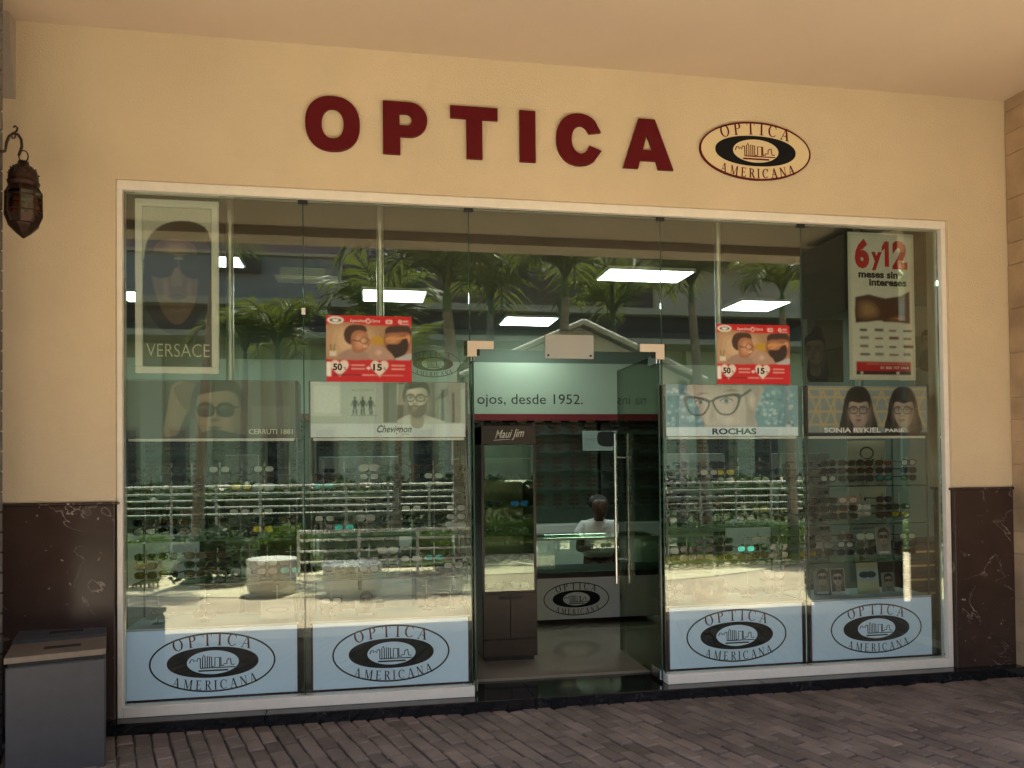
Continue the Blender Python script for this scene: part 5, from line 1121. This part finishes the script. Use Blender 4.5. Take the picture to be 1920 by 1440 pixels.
for a in ((368, 402, 470, 6.2, 1.15, 'slender palm mirrored in front of the framed poster', 13, .065, 1), (868, 838, 540, 7.2, 1.9, 'large palm mirrored left of the doorway', 16, .11, 2), (916, 920, 560, 12.5, 2.3, 'palm mirrored just right of the third glass joint from the left', 15, .11, 3), (1046, 1060, 520, 8.6, 1.9, 'tall palm mirrored above the doorway', 16, .10, 4), (1322, 1296, 535, 9.5, 2.0, 'palm mirrored left of the right red poster', 16, .10, 5), (1486, 1466, 548, 7.4, 1.2, 'small palm mirrored right of the right red poster', 12, .075, 6), (705, 716, 610, 17, 2.2, 'distant palm mirrored above the left red poster', 14, .11, 7), (530, 520, 650, 18, 2.0, 'distant palm mirrored right of the framed poster', 14, .11, 8), (455, 460, 660, 19, 1.9, 'distant palm mirrored close to the framed poster', 13, .11, 9), (1748, 1738, 545, 8.5, 1.3, 'palm mirrored at the right end of the window', 13, .08, 10), (1130, 1150, 590, 13, 2.0, 'palm mirrored behind the gable roof', 14, .10, 11), (742, 752, 700, 9, 1.3, 'low palm mirrored behind the railing left of the doorway', 12, .07, 12)): palm(*a)
# hedges and shrubs
def hedge(a, b, Y, dep, lab, m_, n, leaf=.05, seed=1, grp='hedges on the plaza', round_=False):
    p, q = beyond(*a, Y), beyond(*b, Y); x0, x1, z1 = min(p.x, q.x), max(p.x, q.x), max(p.z, q.z); r = random.Random(seed)
    t = thing('hedge', lab, 'hedge', ((x0+x1)/2, p.y, PZ), grp); mb = MB()
    for k in range(n):
        u = r.random(); c = Vector((x0+(x1-x0)*u, p.y+r.uniform(-dep, dep)/2, 0)); top = z1*(1-.16*abs(sin(u*17+seed))-.12*r.random())
        if round_: top *= sqrt(max(.08, 1-(2*u-1)**2))
        c.z = PZ+.03+(top-.03)*(r.random()**.5); d = Vector((r.uniform(-1, 1), r.uniform(-1, 1), r.uniform(-.2, 1))).normalized(); e = d.cross(Vector((r.uniform(-1, 1), r.uniform(-1, 1), r.uniform(-1, 1)))).normalized(); l = leaf*r.uniform(.7, 1.5)
        mb.add([c, c+d*l*.5+e*l*.3, c+d*l, c+d*l*.5-e*l*.3], [(0, 1, 2, 3)])
    tag(mb.build('foliage', m_, t), kind='stuff'); st_ = MB()
    for k in range(9):
        x = x0+(x1-x0)*(k+.5)/9; st_.tube([(x, p.y, PZ), (x+r.uniform(-.05, .05), p.y+r.uniform(-.05, .05), z1*.6)], .012, 5)
    st_.build('stems', 'palm_bark', t)
hedge((228, 1003), (305, 1003), 6.6, .8, 'clipped yellow green hedge mirrored at the left end', 'hedge_leaf', 2600, .05, 1)
hedge((228, 1052), (300, 1052), 5.8, .4, 'low yellow ground hedge mirrored at the left end', 'hedge_yellow', 1300, .04, 2)
hedge((345, 985), (470, 985), 6.2, 1.2, 'dark rounded shrub mirrored in the leftmost bay', 'shrub_leaf', 4200, .06, 3, round_=True)
hedge((470, 985), (600, 985), 7.4, 1.0, 'leafy green shrub mirrored behind the white planters', 'hedge_leaf', 3200, .08, 4, round_=True)
hedge((600, 1000), (880, 1000), 8.2, 1.2, 'long green hedge mirrored behind the railing left of the doorway', 'hedge_leaf', 5200, .06, 5)
hedge((1180, 985), (1510, 985), 7.6, 1.4, 'long bright green hedge mirrored right of the doorway', 'hedge_leaf', 6500, .06, 6)
hedge((1240, 1048), (1510, 1048), 6.0, .5, 'low yellow green hedge strip mirrored right of the doorway', 'hedge_yellow', 2600, .045, 7)
hedge((890, 985), (1180, 985), 8.0, 1.2, 'green hedge mirrored in the brown cabinet glass', 'hedge_leaf', 4200, .06, 8)
hedge((1510, 990), (1800, 990), 8.0, 1.2, 'green hedge mirrored at the right end of the window', 'hedge_leaf', 3600, .06, 9)
struct(MB().box(-60, 60, -24, -6.9, -.3, PZ+.03).build('lawn', mat('lawn', (.05, .075, .02), .9, noise=.4, nscale=3).name))
hedge((150, 905), (640, 905), 11.0, 1.6, 'tall dark hedge mirrored behind the long left railing', 'shrub_leaf', 9000, .11, 21)
hedge((640, 895), (1180, 895), 11.3, 1.6, 'tall dark hedge mirrored behind the doorway glass', 'shrub_leaf', 9000, .11, 22)
hedge((1180, 890), (1850, 890), 11.0, 1.6, 'tall dark hedge mirrored behind the right railing', 'shrub_leaf', 9000, .11, 23)
# round white planters
def drum(px0, px1, pyb, pyt, Y, lab):
    p, q = beyond(px0, pyb, Y), beyond(px1, pyb, Y); R_ = abs(q.x-p.x)/2; c = ((p.x+q.x)/2, p.y, PZ); h = beyond(px0, pyt, Y).z-PZ
    t = thing('round_seat', lab, 'seat', c, 'round white drum seats on the plaza')
    MB().lathe([(R_*.90, 0), (R_*.90, .05), (R_*.98, .052), (R_, h*.5), (R_, h-.05)], c, 40).build('drum', 'white_paint', t)
    MB().lathe([(R_, h-.049), (R_*1.03, h-.045), (R_*1.03, h-.01), (R_*1.01, h), (.001, h+.004)], c, 40).build('seat_top', 'white_paint', t)
drum(463, 556, 1103, 1048, 4.95, 'round white drum seat mirrored near the second glass joint'); drum(606, 716, 1108, 1058, 4.7, 'wider round white drum seat mirrored left of the doorway')
# railings
def railing(px0, px1, Y, pys, lab, rad, posts, grp='white railings on the plaza'):
    t = thing('railing', lab, 'railing', beyond((px0+px1)/2, pys[-1], Y), grp); pa = beyond(px0, pys[0], Y); pb = beyond(px1, pys[0], Y); zt = beyond(px0, pys[0], Y).z
    for k, py in enumerate(pys):
        z = beyond((px0+px1)/2, py, Y).z; MB().tube([(pa.x, pa.y, z), (pb.x, pb.y, z)], rad if k else rad*1.5, 8).build('rail', 'white_rail', t)
    for k in range(posts):
        x = pa.x+(pb.x-pa.x)*k/(posts-1); MB().tube([(x, pa.y, PZ), (x, pa.y, zt)], rad*1.3, 8).build('post', 'white_rail', t)
railing(235, 880, 9.2, (911, 924, 936, 949, 962), 'long white tube railing mirrored in the left bays', .016, 9)
railing(1175, 1510, 9.2, (905, 918, 931, 944, 957), 'long white tube railing mirrored right of the doorway', .016, 6)
railing(560, 890, 6.6, (994, 1010, 1030, 1050), 'near white handrail mirrored left of the doorway', .016, 4)
# gable roofed kiosk
kY = 10.5; pk = beyond(1085, 607, kY); eL = beyond(930, 660, kY); eR = beyond(1345, 735, kY)
t = thing('gable_kiosk', 'white gabled kiosk roof mirrored above the doorway', 'kiosk', (pk.x, pk.y, 0)); hw = 2.5; ez = pk.z-1.12; D_ = 5.0
for s_ in (-1, 1):
    mb = MB(); n = 9
    for k in range(n):
        y0 = pk.y+.35-k*D_/n; y1 = pk.y+.35-(k+.93)*D_/n; mb.add([(pk.x, y0, pk.z), (pk.x, y1, pk.z), (pk.x+s_*hw, y1, ez), (pk.x+s_*hw, y0, ez), (pk.x, y0, pk.z-.06), (pk.x, y1, pk.z-.06), (pk.x+s_*hw, y1, ez-.06), (pk.x+s_*hw, y0, ez-.06)], [(0, 1, 2, 3), (7, 6, 5, 4), (0, 3, 7, 4), (1, 5, 6, 2), (3, 2, 6, 7)])
    mb.build('roof', mat('roof_shingle', (.16, .155, .14), .8, noise=.2, nscale=3).name, t)
    MB().tube([(pk.x, pk.y+.37, pk.z-.02), (pk.x+s_*hw*1.02, pk.y+.37, ez-.03)], .06, 6).build('barge_board', 'white_paint', t)
    for yy in (0, -D_+.6): MB().box(pk.x+s_*(hw-.35)-.09, pk.x+s_*(hw-.35)+.09, pk.y+yy-.09, pk.y+yy+.09, PZ, ez+.05).build('post', 'white_paint', t)
mb = MB().prism([[(pk.x-hw*.93, ez), (pk.x+hw*.93, ez), (pk.x, pk.z-.08)]], pk.y, .08); mb.build('gable', 'white_paint', t)
MB().box(pk.x-hw+.2, pk.x+hw-.2, pk.y-.09, pk.y+.09, ez-.32, ez-.001).build('beam', 'white_paint', t)
# building across the plaza
mat('far_purple', (.25, .165, .16), .9, noise=.08, nscale=.6); mat('far_blue', (.25, .24, .22), .9, noise=.07, nscale=.5); mat('far_tan', (.52, .42, .29), .9, noise=.06, nscale=.8); mat('far_pale', (.68, .66, .42), .85, noise=.06, nscale=.6); mat('far_brown', (.085, .062, .048), .85, noise=.1, nscale=.8); mat('far_glass', (.03, .04, .045), .1)
B = 26.0; by = 2*GLY-B
def fz(px, py): return beyond(px, py, B).z
def fx(px): return beyond(px, 700, B).x
t = thing('opposite_building', 'three storey mall building across the plaza mirrored in the glass', 'building', (4, by-4, 0))
def blk(nm, px0, px1, py0, py1, front, m_, back=-9):
    xa, xb = (px0 if px0 > 1e4 or px0 < -1e4 else fx(px0)), fx(px1); z0, z1 = fz(700, py1), fz(700, py0)
    return MB().box(xa, xb, by+back, by+front, max(z0, PZ), z1).build(nm, m_, t)
blk('wall', -900, 2900, 250, 497, -4.0, 'far_purple'); blk('wall', -900, 2900, 645, 905, .0, 'far_pale')
blk('wall', -200, 640, 490, 579, .2, 'far_blue', -3.9); blk('wall', 641, 1235, 500, 578, -.6, 'far_brown', -3.9); blk('wall', 1236, 2900, 470, 612, -.3, 'far_tan', -3.9)
blk('ledge', -700, 1700, 580, 592, 1.6, 'far_tan', -3.9); blk('eave', -700, 1700, 593, 644, 1.1, 'far_brown', -3.9); blk('ledge', -700, 2900, 640, 650, 1.9, 'far_tan', .05)
blk('parapet', -200, 640, 484, 489, .35, 'far_tan', -3.85); blk('parapet', 1225, 2900, 460, 474, .6, 'far_tan', -3.85); blk('roof_block', 410, 492, 498, 522, .55, 'far_brown', .21)
blk('wall', 1560, 2900, 613, 760, 3.0, 'far_brown', .05)
for px in range(-100, 2300, 92):
    MB().box(fx(px), fx(px)+.75, by+.01, by+.42, PZ, fz(700, 652)).build('pilaster', 'far_pale', t)
    if (px//92) % 3 == 0: continue
    wn = MB().box(fx(px)+.85, fx(px+92)-.12, by+.005, by+.06, 0.3, fz(700, 800)).build('window', 'far_tan' if (px//92) % 3 else 'far_pale', t)
    MB().box(fx(px)+.95, fx(px+92)-.22, by+.061, by+.075, 0.4, fz(700, 806)).build('glass_pane', 'far_glass', wn, org=ORG[t.name])
for (px0, px1, py0, py1) in ((590, 640, 452, 470), (655, 700, 455, 470), (800, 850, 455, 478), (960, 1010, 450, 470)): MB().box(fx(px0), fx(px1), by-3.99, by-3.95, fz(700, py1), fz(700, py0)).build('window', 'far_brown', t)
mb = MB(); vs, fs = text_mesh('OS', 1.4, .02); xo = fx(778)
mb.add([(xo-a, by-3.94, fz(750, 450)+b) for a, b in vs], [f[::-1] for f in fs]); mb.build('lettering', 'far_brown', t)
vm = MB()
for k in range(6): vm.box(fx(528), fx(612), by+.21, by+.26, fz(570, 526)+k*.075, fz(570, 526)+k*.075+.04)
vm.build('vent_louvre', 'far_pale', t)
